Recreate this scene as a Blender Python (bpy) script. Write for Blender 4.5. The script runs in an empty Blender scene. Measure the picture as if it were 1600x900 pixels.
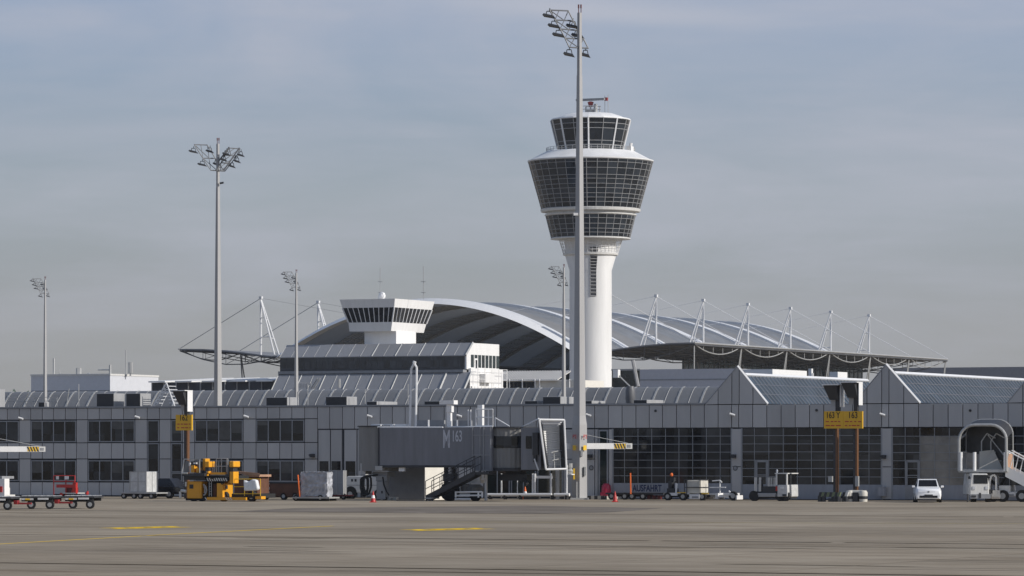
import bpy, math, random
from mathutils import Vector
random.seed(7)
R = math.radians
sc = bpy.context.scene
COL = sc.collection
HAZE = .00006
FPX, HZ, CAMZ = 6300.0, 711.0, 2.98        # focal length in photo pixels, horizon row, eye height

# ------------------------------------------------------------------ materials
def mat(name, color, rough=.6, metal=0., var=.12, scale=1.5, bump=0., spec=.5, streak=False, emit=0):
    m = bpy.data.materials.new(name); m.use_nodes = True
    nt = m.node_tree; n = nt.nodes; b = n['Principled BSDF']
    b.inputs['Roughness'].default_value = rough; b.inputs['Metallic'].default_value = metal
    b.inputs['Specular IOR Level'].default_value = spec
    tc = n.new('ShaderNodeTexCoord'); mp = n.new('ShaderNodeMapping')
    if streak: mp.inputs['Scale'].default_value = (1.6, 1.6, .18)
    nz = n.new('ShaderNodeTexNoise'); nz.inputs['Scale'].default_value = scale
    nz.inputs['Detail'].default_value = 6; nz.inputs['Roughness'].default_value = .65
    nt.links.new(tc.outputs['Object'], mp.inputs['Vector']); nt.links.new(mp.outputs[0], nz.inputs['Vector'])
    rp = n.new('ShaderNodeValToRGB')
    c = color
    rp.color_ramp.elements[0].position = .3; rp.color_ramp.elements[1].position = .7
    rp.color_ramp.elements[0].color = (c[0]*(1-var), c[1]*(1-var), c[2]*(1-var*1.05), 1)
    rp.color_ramp.elements[1].color = (min(1, c[0]*(1+var)), min(1, c[1]*(1+var)), min(1, c[2]*(1+var)), 1)
    nt.links.new(nz.outputs['Fac'], rp.inputs['Fac']); nt.links.new(rp.outputs[0], b.inputs['Base Color'])
    if bump:
        bp = n.new('ShaderNodeBump'); bp.inputs['Strength'].default_value = bump; bp.inputs['Distance'].default_value = .02
        nt.links.new(nz.outputs['Fac'], bp.inputs['Height']); nt.links.new(bp.outputs[0], b.inputs['Normal'])
    return m

def glassmat(name, color, rough=.06, cell=1.0, amt=.6, spec=.5, wav=.02):
    """dark glazing: every pane its own shade, slightly wavy reflections"""
    m = bpy.data.materials.new(name); m.use_nodes = True
    nt = m.node_tree; n = nt.nodes; b = n['Principled BSDF']
    b.inputs['Roughness'].default_value = rough; b.inputs['Specular IOR Level'].default_value = spec
    tc = n.new('ShaderNodeTexCoord'); sn = n.new('ShaderNodeVectorMath'); sn.operation = 'SNAP'
    sn.inputs[1].default_value = (cell, cell, cell)
    wn = n.new('ShaderNodeTexWhiteNoise'); wn.noise_dimensions = '3D'
    nt.links.new(tc.outputs['Object'], sn.inputs[0]); nt.links.new(sn.outputs[0], wn.inputs['Vector'])
    nz = n.new('ShaderNodeTexNoise'); nz.inputs['Scale'].default_value = .8; nz.inputs['Detail'].default_value = 3
    nt.links.new(tc.outputs['Object'], nz.inputs['Vector'])
    ad = n.new('ShaderNodeMath'); ad.operation = 'MULTIPLY'
    nt.links.new(wn.outputs['Value'], ad.inputs[0]); nt.links.new(nz.outputs['Fac'], ad.inputs[1])
    rp = n.new('ShaderNodeValToRGB')
    rp.color_ramp.elements[0].color = tuple(x*(1-amt) for x in color)+(1,)
    rp.color_ramp.elements[1].color = tuple(x*(1+2*amt) for x in color)+(1,)
    nt.links.new(ad.outputs[0], rp.inputs['Fac']); nt.links.new(rp.outputs[0], b.inputs['Base Color'])
    bp = n.new('ShaderNodeBump'); bp.inputs['Strength'].default_value = wav*4; bp.inputs['Distance'].default_value = .02
    nt.links.new(nz.outputs['Fac'], bp.inputs['Height']); nt.links.new(bp.outputs[0], b.inputs['Normal'])
    return m

def panelmat(name, color, cell=(1.0, 1.0, 1.6), var=.10, rough=.45, metal=.0):
    m = bpy.data.materials.new(name); m.use_nodes = True
    nt = m.node_tree; n = nt.nodes; b = n['Principled BSDF']
    b.inputs['Roughness'].default_value = rough; b.inputs['Metallic'].default_value = metal
    at = n.new('ShaderNodeAttribute'); at.attribute_name = 'cell'
    tc = n.new('ShaderNodeTexCoord'); mp = n.new('ShaderNodeMapping'); mp.inputs['Scale'].default_value = (1.3, 1.3, .25)
    nz = n.new('ShaderNodeTexNoise'); nz.inputs['Scale'].default_value = 1.2; nz.inputs['Detail'].default_value = 7
    nt.links.new(tc.outputs['Object'], mp.inputs['Vector']); nt.links.new(mp.outputs[0], nz.inputs['Vector'])
    ad = n.new('ShaderNodeMath'); ad.operation = 'ADD'
    nt.links.new(at.outputs['Fac'], ad.inputs[0]); nt.links.new(nz.outputs['Fac'], ad.inputs[1])
    hf = n.new('ShaderNodeMath'); hf.operation = 'MULTIPLY'; hf.inputs[1].default_value = .5
    nt.links.new(ad.outputs[0], hf.inputs[0])
    rp = n.new('ShaderNodeValToRGB')
    rp.color_ramp.elements[0].position = .15; rp.color_ramp.elements[1].position = .85
    rp.color_ramp.elements[0].color = tuple(x*(1-var) for x in color)+(1,)
    rp.color_ramp.elements[1].color = tuple(x*(1+var) for x in color)+(1,)
    nt.links.new(hf.outputs[0], rp.inputs['Fac']); nt.links.new(rp.outputs[0], b.inputs['Base Color'])
    return m

M = dict(
    clad=panelmat('facade_panel', (.445, .438, .430), var=.15),
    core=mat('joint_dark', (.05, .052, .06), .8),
    frame=mat('window_frame_grey', (.29, .30, .315), .5),
    glass=glassmat('window_glass', (.020, .024, .029), .05, .9, .85),
    gateglass=glassmat('gate_glass', (.032, .033, .034), .12, 1.0, .85),
    milky=mat('milky_pane', (.27, .25, .22), .5, var=.35, scale=.6),
    gatepanel=mat('gate_panel', (.30, .315, .35), .5, streak=True),
    greenglass=glassmat('green_glass', (.018, .028, .028), .06, 1.3, .6),
    white=mat('white_paint', (.80, .79, .77), .45, var=.05, scale=.8, streak=True),
    tower_white=mat('tower_concrete_white', (.78, .775, .76), .6, var=.09, scale=.25, streak=True),
    offwhite=mat('off_white_paint', (.66, .65, .62), .5, var=.10, streak=True),
    cream=mat('cream_wall', (.72, .69, .62), .7, var=.06),
    grey=mat('grey_paint', (.27, .275, .285), .5),
    midgrey=mat('mid_grey_metal', (.34, .34, .34), .5, streak=True),
    bridge=mat('bridge_grey', (.185, .188, .205), .45, streak=True, var=.14),
    bridge2=mat('bridge_warm_grey', (.21, .205, .195), .5, streak=True),
    dark=mat('dark_metal', (.035, .036, .04), .5),
    black=mat('black_rubber', (.018, .018, .018), .75),
    galv=mat('galvanised_steel', (.42, .42, .41), .45, metal=.25, streak=True),
    mastm=mat('mast_steel', (.38, .375, .37), .5, metal=0., streak=True, var=.08, scale=.7),
    steelw=mat('white_steel', (.74, .74, .74), .4, var=.05),
    roofg=mat('roof_grey_metal', (.20, .20, .205), .38, metal=.25, streak=False, var=.15, scale=.5),
    roofm=mat('roof_membrane', (.215, .22, .23), .75, var=.08, scale=.2),
    roofd=mat('roof_glass_band', (.20, .21, .225), .6, var=.2, scale=.3),
    under=mat('roof_underside', (.60, .585, .55), .8, var=.2, scale=.15),
    sky_glass=mat('skylight_glass', (.048, .066, .088), .35, var=.35, scale=.5, spec=.25),
    yellow=mat('vehicle_yellow', (.78, .36, .02), .4, var=.08),
    signy=mat('sign_yellow', (.74, .42, .02), .45, var=.06),
    hazy=mat('hazard_yellow', (.80, .50, .03), .5),
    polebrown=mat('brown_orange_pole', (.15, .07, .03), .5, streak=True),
    red=mat('red_paint', (.48, .03, .025), .4),
    dred=mat('dark_red_paint', (.12, .018, .02), .5),
    orange=mat('cone_orange', (.80, .16, .03), .5),
    brown=mat('brown_tarp', (.13, .055, .03), .7, var=.3),
    card=mat('cardboard_brown', (.42, .25, .16), .8, var=.2),
    alu=mat('aluminium_container', (.55, .55, .54), .5, metal=.0, var=.18, scale=3),
    foil=mat('plastic_wrap', (.36, .37, .40), .3, metal=.0, var=.4, scale=2.2, bump=.6),
    bag=mat('white_bag', (.75, .75, .75), .5, bump=.8, scale=4),
    carblack=mat('car_black', (.015, .015, .018), .2),
    carwhite=mat('car_white', (.80, .80, .80), .25, var=.02),
    text_blue=mat('lettering_blue', (.02, .03, .09), .6),
    text_grey=mat('lettering_grey', (.52, .53, .57), .6),
    text_red=mat('lettering_red', (.45, .03, .03), .6),
    text_dark=mat('lettering_dark', (.03, .015, .01), .6),
    canopy_dark=mat('canopy_dark', (.055, .055, .055), .35, var=.3),
    dred2=mat('worn_red_paint', (.26, .025, .025), .5),
    truss=mat('truss_grey', (.12, .122, .128), .5),
    blind=mat('window_blind', (.075, .078, .08), .15, var=.3, scale=1.5),
    rack=mat('lamp_rack_steel', (.16, .165, .175), .5),
    screen=mat('dark_screen', (.012, .012, .014), .25, spec=.15),
    lamp=mat('headlamp_glass', (.55, .56, .58), .1),
    trees=mat('far_trees', (.06, .085, .07), .9, var=.4, scale=.3),
    beige=mat('beige_cargo', (.60, .57, .50), .6, var=.12, scale=2),
    stone=mat('kerb_concrete', (.50, .47, .42), .8, var=.15),
)

def translucent(m, k):
    nt = m.node_tree; n = nt.nodes; b = n['Principled BSDF']; o = n['Material Output']
    t = n.new('ShaderNodeBsdfTranslucent'); x = n.new('ShaderNodeMixShader'); x.inputs[0].default_value = k
    t.inputs['Color'].default_value = (.75, .74, .70, 1)
    nt.links.new(b.outputs[0], x.inputs[1]); nt.links.new(t.outputs[0], x.inputs[2]); nt.links.new(x.outputs[0], o.inputs['Surface'])
translucent(M['roofd'], .10)
M['skin'] = mat('vault_skin', (.22, .222, .228), .75, var=.12, scale=.2); translucent(M['skin'], .13)
# ------------------------------------------------------------------ mesh builder
class MB:
    def __init__(s): s.v = []; s.f = []; s.c = []
    def add(s, vs, fs, c=None):
        o = len(s.v); s.v += [tuple(v) for v in vs]
        for f in fs: s.f.append(tuple(i+o for i in f))
        r = random.random() if c is None else c
        s.c += [r]*len(vs)
        return s
    def box(s, a, b, c=None):
        x0, x1 = sorted((a[0], b[0])); y0, y1 = sorted((a[1], b[1])); z0, z1 = sorted((a[2], b[2]))
        return s.add([(x0,y0,z0),(x1,y0,z0),(x1,y1,z0),(x0,y1,z0),(x0,y0,z1),(x1,y0,z1),(x1,y1,z1),(x0,y1,z1)],
            [(0,3,2,1),(4,5,6,7),(0,1,5,4),(1,2,6,5),(2,3,7,6),(3,0,4,7)], c)
    def hexa(s, p):                       # 4 lower + 4 upper corners, both counter-clockwise from above
        return s.add(p, [(0,3,2,1),(4,5,6,7),(0,1,5,4),(1,2,6,5),(2,3,7,6),(3,0,4,7)])
    def tube(s, p, q, r, n=6, r2=None, ph=0., cap=True):
        p = Vector(p); q = Vector(q); d = q-p
        if d.length < 1e-6: return s
        d.normalize(); up = Vector((0,0,1)) if abs(d.z) < .95 else Vector((1,0,0))
        a = d.cross(up).normalized(); b = d.cross(a).normalized(); r2 = r if r2 is None else r2
        vs = []
        for (c, rr) in ((p, r), (q, r2)):
            for i in range(n):
                t = ph+2*math.pi*i/n
                vs.append(c+a*(math.cos(t)*rr)+b*(math.sin(t)*rr))
        fs = [(i, (i+1) % n, n+(i+1) % n, n+i) for i in range(n)]
        if cap: fs += [tuple(range(n-1, -1, -1)), tuple(range(n, 2*n))]
        return s.add(vs, fs)
    def path(s, pts, r, n=6):
        for a, b in zip(pts, pts[1:]): s.tube(a, b, r, n)
        return s
    def prism(s, pts, y0, y1):             # outline in x-z, extruded along y
        n = len(pts)
        vs = [(x, y0, z) for x, z in pts]+[(x, y1, z) for x, z in pts]
        return s.add(vs, [tuple(range(n)), tuple(range(2*n-1, n-1, -1))]+[(i, n+i, n+(i+1) % n, (i+1) % n) for i in range(n)])
    def prismx(s, pts, x0, x1):            # outline in y-z, extruded along x
        n = len(pts)
        vs = [(x0, y, z) for y, z in pts]+[(x1, y, z) for y, z in pts]
        return s.add(vs, [tuple(range(n)), tuple(range(2*n-1, n-1, -1))]+[(i, n+i, n+(i+1) % n, (i+1) % n) for i in range(n)])
    def lathe(s, prof, n=32, c=(0,0), ph=0., cap=True):
        vs = []; fs = []
        for r, z in prof:
            for i in range(n):
                t = ph+2*math.pi*i/n
                vs.append((c[0]+r*math.cos(t), c[1]+r*math.sin(t), z))
        for k in range(len(prof)-1):
            for i in range(n):
                fs.append((k*n+i, k*n+(i+1) % n, (k+1)*n+(i+1) % n, (k+1)*n+i))
        if cap: fs += [tuple(range(n-1, -1, -1)), tuple(range((len(prof)-1)*n, len(prof)*n))]
        return s.add(vs, fs)
    def quad(s, *p): return s.add(p, [tuple(range(len(p)))])
    def wheel(s, x, y, r, w, axis='y'):
        c = Vector((x, y, r)); d = Vector((0,1,0)) if axis == 'y' else Vector((1,0,0))
        return s.tube(c-d*w/2, c+d*w/2, r, 16)
    def build(s, name, m, parent=None, smooth=False, bevel=0.):
        me = bpy.data.meshes.new(name); me.from_pydata(s.v, [], s.f); me.materials.append(m)
        at = me.attributes.new('cell', 'FLOAT', 'POINT')
        at.data.foreach_set('value', s.c)
        me.update()
        import bmesh
        bm = bmesh.new(); bm.from_mesh(me); bmesh.ops.recalc_face_normals(bm, faces=bm.faces); bm.to_mesh(me); bm.free()
        if smooth:
            me.polygons.foreach_set('use_smooth', [True]*len(me.polygons))
            try: me.set_sharp_from_angle(angle=R(40))
            except Exception: pass
        o = bpy.data.objects.new(name, me); COL.objects.link(o)
        if parent: o.parent = parent
        if bevel:
            b = o.modifiers.new('bevel', 'BEVEL'); b.width = bevel; b.segments = 2; b.limit_method = 'ANGLE'
        return o

def tag(o, label, cat, group=None):
    o['label'] = label; o['category'] = cat
    if group: o['group'] = group
    return o
def structure(o): o['kind'] = 'structure'; return o

class Frame:
    """a ground frame: origin at (X, Y), x axis turned clockwise by th degrees; turns photo measurements into metres"""
    def __init__(s, X0, Y0, th=25.):
        s.X0, s.Y0, s.th = X0, Y0, R(th); s.c, s.sn = math.cos(s.th), math.sin(s.th)
    def x(s, u, y=0.):
        t = (u-800)/FPX
        return (t*(s.Y0+y*s.c)-s.X0-y*s.sn)/(s.c+t*s.sn)
    def Y(s, x, y=0.): return s.Y0-x*s.sn+y*s.c
    def z(s, v, u, y=0.): return CAMZ+(HZ-v)/FPX*s.Y(s.x(u, y), y)
    def dep(s, u1, u2, y=0.):             # depth whose far corner shows at u2 when the near corner is at u1
        x = s.x(u1, y); t = (u2-800)/FPX
        # X0 + x c + Y sn = t (Y0 - x sn + Y c)
        return (t*(s.Y0-x*s.sn)-s.X0-x*s.c)/(s.sn-t*s.c)-y
    def p(s, u, v, y=0.): return (s.x(u, y), y, s.z(v, u, y))
    def box(s, m, u0, u1, v0, v1, y0, y1):
        um = (u0+u1)/2
        return m.box((s.x(u0, y0), y0, s.z(v0, um, y0)), (s.x(u1, y0), y1, s.z(v1, um, y0)))

def Yv(v): return FPX*CAMZ/(v-HZ)

def thing(name, label, cat, u, Y, th=25., group=None, z=0.):
    o = bpy.data.objects.new(name, None); COL.objects.link(o); o.empty_display_size = .5
    X = (u-800)/FPX*Y
    o.location = (X, Y, z); o.rotation_euler = (0, 0, -R(th))
    tag(o, label, cat, group)
    return o, Frame(X, Y, th)

def copy_tree(o, parent=None):
    c = o.copy(); COL.objects.link(c)
    if parent: c.parent = parent
    for ch in list(o.children): copy_tree(ch, c)
    return c

def text(s, size, m, parent, loc, name='lettering', th=0, depth=.01, align='LEFT', xs=1., bold=.012):
    cu = bpy.data.curves.new('t', 'FONT'); cu.body = s; cu.size = size; cu.extrude = depth; cu.align_x = align; cu.offset = bold*size
    to = bpy.data.objects.new('t', cu); COL.objects.link(to)
    dg = bpy.context.evaluated_depsgraph_get()
    me = bpy.data.meshes.new_from_object(to.evaluated_get(dg)); bpy.data.objects.remove(to); bpy.data.curves.remove(cu)
    me.materials.clear(); me.materials.append(m)
    o = bpy.data.objects.new(name, me); COL.objects.link(o); o.parent = parent
    o.location = loc; o.rotation_euler = (R(90), 0, R(th)); o.scale = (xs, 1, 1)
    return o

# ------------------------------------------------------------------ world, sun, camera
SUN_AZ, SUN_EL = -22., 28.                 # azimuth measured from +X towards +Y
Sd = Vector((math.cos(R(SUN_AZ))*math.cos(R(SUN_EL)), math.sin(R(SUN_AZ))*math.cos(R(SUN_EL)), math.sin(R(SUN_EL))))
W = bpy.data.worlds.new('World'); sc.world = W; W.use_nodes = True
nt = W.node_tree; n = nt.nodes; L = nt.links
for x in list(n): n.remove(x)
out = n.new('ShaderNodeOutputWorld'); bg = n.new('ShaderNodeBackground'); STR = .09; bg.inputs['Strength'].default_value = STR
sk = n.new('ShaderNodeTexSky'); sk.sky_type = 'NISHITA'; sk.sun_disc = False
sk.sun_elevation = R(SUN_EL); sk.sun_rotation = R(90-SUN_AZ); sk.air_density = 1.; sk.dust_density = 1.5; sk.ozone_density = 1.2
tc = n.new('ShaderNodeTexCoord'); sep = n.new('ShaderNodeSeparateXYZ'); L.new(tc.outputs['Generated'], sep.inputs[0])
def lin(r, g, b):
    f = lambda x: ((x/255+.055)/1.055)**2.4 if x > 10 else x/255/12.92
    return (f(r)/STR, f(g)/STR, f(b)/STR, 1)
rp = n.new('ShaderNodeValToRGB'); cr = rp.color_ramp
mr = n.new('ShaderNodeMapRange'); mr.inputs['From Min'].default_value = 0; mr.inputs['From Max'].default_value = .16
# elevation wobble so that the hazy layers are not ruler-straight
mpn = n.new('ShaderNodeMapping'); mpn.inputs['Scale'].default_value = (5, 3, 19); mpn.inputs['Rotation'].default_value = (0, R(2.5), 0)
nz = n.new('ShaderNodeTexNoise'); nz.inputs['Scale'].default_value = 1.6; nz.inputs['Detail'].default_value = 6; nz.inputs['Roughness'].default_value = .55
nz.inputs['Distortion'].default_value = .6
L.new(tc.outputs['Generated'], mpn.inputs['Vector']); L.new(mpn.outputs[0], nz.inputs['Vector'])
mpn2 = n.new('ShaderNodeMapping'); mpn2.inputs['Scale'].default_value = (9, 5, 90); mpn2.inputs['Rotation'].default_value = (0, R(-2), 0)
nz2 = n.new('ShaderNodeTexNoise'); nz2.inputs['Scale'].default_value = 1.5; nz2.inputs['Detail'].default_value = 8; nz2.inputs['Roughness'].default_value = .6
L.new(tc.outputs['Generated'], mpn2.inputs['Vector']); L.new(mpn2.outputs[0], nz2.inputs['Vector'])
L.new(sep.outputs['Z'], mr.inputs['Value']); L.new(mr.outputs[0], rp.inputs['Fac'])
cr.elements[0].position = 0; cr.elements[0].color = lin(155, 154, 153)
e = cr.elements.new(.20); e.color = lin(158, 160, 161)
e = cr.elements.new(.40); e.color = lin(158, 168, 176)
e = cr.elements.new(.60); e.color = lin(151, 167, 187)
cr.elements[1 if False else len(cr.elements)-1].position = 1; cr.elements[len(cr.elements)-1].color = lin(136, 161, 204)
# thin cirrus
crr = n.new('ShaderNodeValToRGB'); crr.color_ramp.elements[0].position = .40; crr.color_ramp.elements[1].position = .72
L.new(nz.outputs['Fac'], crr.inputs['Fac'])
crr2 = n.new('ShaderNodeValToRGB'); crr2.color_ramp.elements[0].position = .45; crr2.color_ramp.elements[1].position = .75
L.new(nz2.outputs['Fac'], crr2.inputs['Fac'])
ad = n.new('ShaderNodeMath'); ad.operation = 'MULTIPLY_ADD'; ad.inputs[1].default_value = .35; ad.use_clamp = True
L.new(crr2.outputs[0], ad.inputs[0]); L.new(crr.outputs[0], ad.inputs[2])
mu = n.new('ShaderNodeMath'); mu.operation = 'MULTIPLY'; mu.inputs[1].default_value = .62; L.new(ad.outputs[0], mu.inputs[0])
fade = n.new('ShaderNodeMapRange'); fade.inputs['From Min'].default_value = 0; fade.inputs['From Max'].default_value = .05; L.new(sep.outputs['Z'], fade.inputs['Value'])
mu2 = n.new('ShaderNodeMath'); mu2.operation = 'MULTIPLY'; L.new(mu.outputs[0], mu2.inputs[0]); L.new(fade.outputs[0], mu2.inputs[1])
mx = n.new('ShaderNodeMix'); mx.data_type = 'RGBA'
L.new(mu2.outputs[0], mx.inputs['Factor']); L.new(rp.outputs[0], mx.inputs['A']); mx.inputs['B'].default_value = lin(183, 186, 198)
# an old, spread-out contrail crossing high in front
mt_ = n.new('ShaderNodeVectorMath'); mt_.operation = 'DOT_PRODUCT'; mt_.inputs[1].default_value = Vector((.052, -.1115, 1.)); L.new(tc.outputs['Generated'], mt_.inputs[0])
nz3 = n.new('ShaderNodeTexNoise'); nz3.inputs['Scale'].default_value = 14; nz3.inputs['Detail'].default_value = 5; L.new(tc.outputs['Generated'], nz3.inputs['Vector'])
ma = n.new('ShaderNodeMath'); ma.operation = 'MULTIPLY_ADD'; ma.inputs[1].default_value = .006; L.new(nz3.outputs['Fac'], ma.inputs[0]); L.new(mt_.outputs['Value'], ma.inputs[2])
mb = n.new('ShaderNodeMapRange'); mb.interpolation_type = 'SMOOTHSTEP'; mb.inputs['From Min'].default_value = .0045; mb.inputs['From Max'].default_value = .0; mb.inputs['To Min'].default_value = 0; mb.inputs['To Max'].default_value = .55
ab = n.new('ShaderNodeMath'); ab.operation = 'ABSOLUTE'; sb_ = n.new('ShaderNodeMath'); sb_.operation = 'SUBTRACT'; sb_.inputs[1].default_value = .003; L.new(ma.outputs[0], sb_.inputs[0]); L.new(sb_.outputs[0], ab.inputs[0]); L.new(ab.outputs[0], mb.inputs['Value'])
xr = n.new('ShaderNodeMapRange'); xr.interpolation_type = 'SMOOTHSTEP'; xr.inputs['From Min'].default_value = -.07; xr.inputs['From Max'].default_value = .03; L.new(sep.outputs['X'], xr.inputs['Value'])
xr2 = n.new('ShaderNodeMapRange'); xr2.interpolation_type = 'SMOOTHSTEP'; xr2.inputs['From Min'].default_value = .10; xr2.inputs['From Max'].default_value = .02; L.new(sep.outputs['X'], xr2.inputs['Value'])
mc = n.new('ShaderNodeMath'); mc.operation = 'MULTIPLY'; L.new(mb.outputs[0], mc.inputs[0]); L.new(xr.outputs[0], mc.inputs[1])
md = n.new('ShaderNodeMath'); md.operation = 'MULTIPLY'; L.new(mc.outputs[0], md.inputs[0]); L.new(xr2.outputs[0], md.inputs[1])
mxc = n.new('ShaderNodeMix'); mxc.data_type = 'RGBA'; L.new(md.outputs[0], mxc.inputs['Factor']); L.new(mx.outputs['Result'], mxc.inputs['A']); mxc.inputs['B'].default_value = lin(190, 192, 202)
# blend into the clear Nishita sky higher up
mr2 = n.new('ShaderNodeMapRange'); mr2.inputs['From Min'].default_value = .12; mr2.inputs['From Max'].default_value = .35; mr2.inputs['To Max'].default_value = .65
L.new(sep.outputs['Z'], mr2.inputs['Value'])
mx2 = n.new('ShaderNodeMix'); mx2.data_type = 'RGBA'
L.new(mr2.outputs[0], mx2.inputs['Factor']); L.new(mxc.outputs['Result'], mx2.inputs['A']); L.new(sk.outputs[0], mx2.inputs['B'])
L.new(mx2.outputs['Result'], bg.inputs['Color']); L.new(bg.outputs[0], out.inputs['Surface'])

sl = bpy.data.lights.new('sun', 'SUN'); sl.energy = 3.6; sl.angle = R(.53); sl.color = (1., .96, .905)
so = bpy.data.objects.new('sun', sl); COL.objects.link(so); so.rotation_euler = Sd.to_track_quat('Z', 'Y').to_euler(); so.location = (60, -40, 80)

cd = bpy.data.cameras.new('camera'); cam = bpy.data.objects.new('camera', cd); COL.objects.link(cam); sc.camera = cam
cam.location = (0, 0, CAMZ); cam.rotation_euler = (R(90), 0, 0)
cd.sensor_width = 36; cd.lens = 36*FPX/1600; cd.shift_y = (HZ-450)/1600; cd.clip_start = .5; cd.clip_end = 30000
vs = sc.view_settings; vs.view_transform = 'Standard'; vs.look = 'None'; vs.exposure = 0; vs.gamma = 1; vs.use_curve_mapping = False

# ------------------------------------------------------------------ ground
def ground_mat():
    m = bpy.data.materials.new('apron_concrete'); m.use_nodes = True
    nt = m.node_tree; n = nt.nodes; L = nt.links; b = n['Principled BSDF']; b.inputs['Roughness'].default_value = .9
    b.inputs['Specular IOR Level'].default_value = .02
    tc = n.new('ShaderNodeTexCoord')
    rot = n.new('ShaderNodeMapping'); rot.inputs['Rotation'].default_value = (0, 0, R(25)); L.new(tc.outputs['Object'], rot.inputs['Vector'])
    def noise(scale, sc3, det=6, ro=.6):
        mp = n.new('ShaderNodeMapping'); mp.inputs['Scale'].default_value = sc3; L.new(rot.outputs[0], mp.inputs['Vector'])
        z = n.new('ShaderNodeTexNoise'); z.inputs['Scale'].default_value = scale; z.inputs['Detail'].default_value = det; z.inputs['Roughness'].default_value = ro
        L.new(mp.outputs[0], z.inputs['Vector']); return z
    big = noise(.05, (.5, 1, 1), 5); mid = noise(.33, (.4, 1, 1), 8, .75); fine = noise(3., (.5, 1, 1), 4, .7); stain = noise(.11, (.3, 1, 1), 8, .75)
    r1 = n.new('ShaderNodeValToRGB'); r1.color_ramp.elements[0].position = .36; r1.color_ramp.elements[1].position = .66
    r1.color_ramp.elements[0].color = (.275, .232, .174, 1); r1.color_ramp.elements[1].color = (.385, .334, .262, 1)
    L.new(mid.outputs['Fac'], r1.inputs['Fac'])
    r2 = n.new('ShaderNodeValToRGB'); r2.color_ramp.elements[0].position = .35; r2.color_ramp.elements[1].position = .65
    r2.color_ramp.elements[0].color = (.80, .79, .78, 1); r2.color_ramp.elements[1].color = (1.08, 1.08, 1.08, 1); L.new(big.outputs['Fac'], r2.inputs['Fac'])
    mm = n.new('ShaderNodeMix'); mm.data_type = 'RGBA'; mm.blend_type = 'MULTIPLY'; mm.inputs['Factor'].default_value = 1
    L.new(r1.outputs[0], mm.inputs['A']); L.new(r2.outputs[0], mm.inputs['B'])
    r3 = n.new('ShaderNodeValToRGB'); r3.color_ramp.elements[0].position = .58; r3.color_ramp.elements[1].position = .70
    r3.color_ramp.elements[0].color = (1, 1, 1, 1); r3.color_ramp.elements[1].color = (.58, .54, .50, 1); L.new(stain.outputs['Fac'], r3.inputs['Fac'])
    m2 = n.new('ShaderNodeMix'); m2.data_type = 'RGBA'; m2.blend_type = 'MULTIPLY'; m2.inputs['Factor'].default_value = 1
    L.new(mm.outputs['Result'], m2.inputs['A']); L.new(r3.outputs[0], m2.inputs['B'])
    # slab joints, 15 m along, 7.5 m across
    bk = n.new('ShaderNodeTexBrick'); bk.offset = 0; bk.inputs['Scale'].default_value = 1; bk.inputs['Mortar Size'].default_value = .06; bk.inputs['Mortar Smooth'].default_value = .2
    bk.inputs['Brick Width'].default_value = 7.5; bk.inputs['Row Height'].default_value = 7.5
    bk.inputs['Color1'].default_value = (.92, .92, .92, 1); bk.inputs['Color2'].default_value = (1.06, 1.05, 1.04, 1); bk.inputs['Mortar'].default_value = (.72, .70, .68, 1)
    L.new(rot.outputs[0], bk.inputs['Vector'])
    m3 = n.new('ShaderNodeMix'); m3.data_type = 'RGBA'; m3.blend_type = 'MULTIPLY'; m3.inputs['Factor'].default_value = 1
    L.new(m2.outputs['Result'], m3.inputs['A']); L.new(bk.outputs['Color'], m3.inputs['B'])
    r4 = n.new('ShaderNodeValToRGB'); r4.color_ramp.elements[0].color = (.9, .9, .9, 1); r4.color_ramp.elements[1].color = (1.1, 1.1, 1.1, 1); L.new(fine.outputs['Fac'], r4.inputs['Fac'])
    m4 = n.new('ShaderNodeMix'); m4.data_type = 'RGBA'; m4.blend_type = 'MULTIPLY'; m4.inputs['Factor'].default_value = 1
    L.new(m3.outputs['Result'], m4.inputs['A']); L.new(r4.outputs[0], m4.inputs['B'])
    L.new(m4.outputs['Result'], b.inputs['Base Color'])
    return m
g = MB(); g.quad((-6000, -3000, 0), (6000, -3000, 0), (6000, 9000, 0), (-6000, 9000, 0))
structure(g.build('apron', ground_mat()))

M['line_worn'] = mat('worn_yellow_paint', (.44, .35, .10), .8, var=.25, scale=2, spec=.0)
M['joint'] = mat('joint_tar', (.03, .024, .018), .9, var=.4, scale=.6, spec=0)
M['asphalt'] = mat('old_asphalt', (.20, .175, .15), .9, var=.3, scale=.25, spec=0)
M['line'] = mat('yellow_line_paint', (.85, .56, .06), .8, var=.2, scale=2, spec=.0)
def gp(u, v): Y = Yv(v); return Vector(((u-800)/FPX*Y, Y, 0))
def line_strip(m, a, b, w, z=.004):
    a = Vector(a); b = Vector(b); d = (b-a).normalized(); q = Vector((-d.y, d.x, 0))*w/2; e = Vector((0, 0, z))
    m.quad(a-q+e, b-q+e, b+q+e, a+q+e)
m = MB()
line_strip(m, gp(-60, 853.5), gp(240, 836.5), .22); line_strip(m, gp(240, 836.5), gp(520, 822), .22, .008)
structure(m.build('taxi_line', M['line']))
for (ua, va, ub, vb) in ((156, 826.3, 296, 822.6), (624, 829, 772, 825.4)):
    m = MB(); a = gp(ua, va); b = gp(ub, vb)
    d = (b-a); q = Vector((-d.y, d.x, 0)).normalized()
    a = a-q*.75; b = b-q*.75; line_strip(m, a, b-d*.2, .6); line_strip(m, a+q*1.5+d*.2, b+q*1.5, .55)
    for k in range(4):
        c = a+d*(.10+.2*k); line_strip(m, c, c+q*1.5+d*.2, .45, .008)
    line_strip(m, a+d*.3+q*.75, a+d*.7+q*.75, .3, .012)
    structure(m.build('painted_stand_number', M['line']))
m = MB(); line_strip(m, gp(640, 815.5), gp(1750, 818.5), .28); structure(m.build('taxi_line', M['line_worn']))
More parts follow.
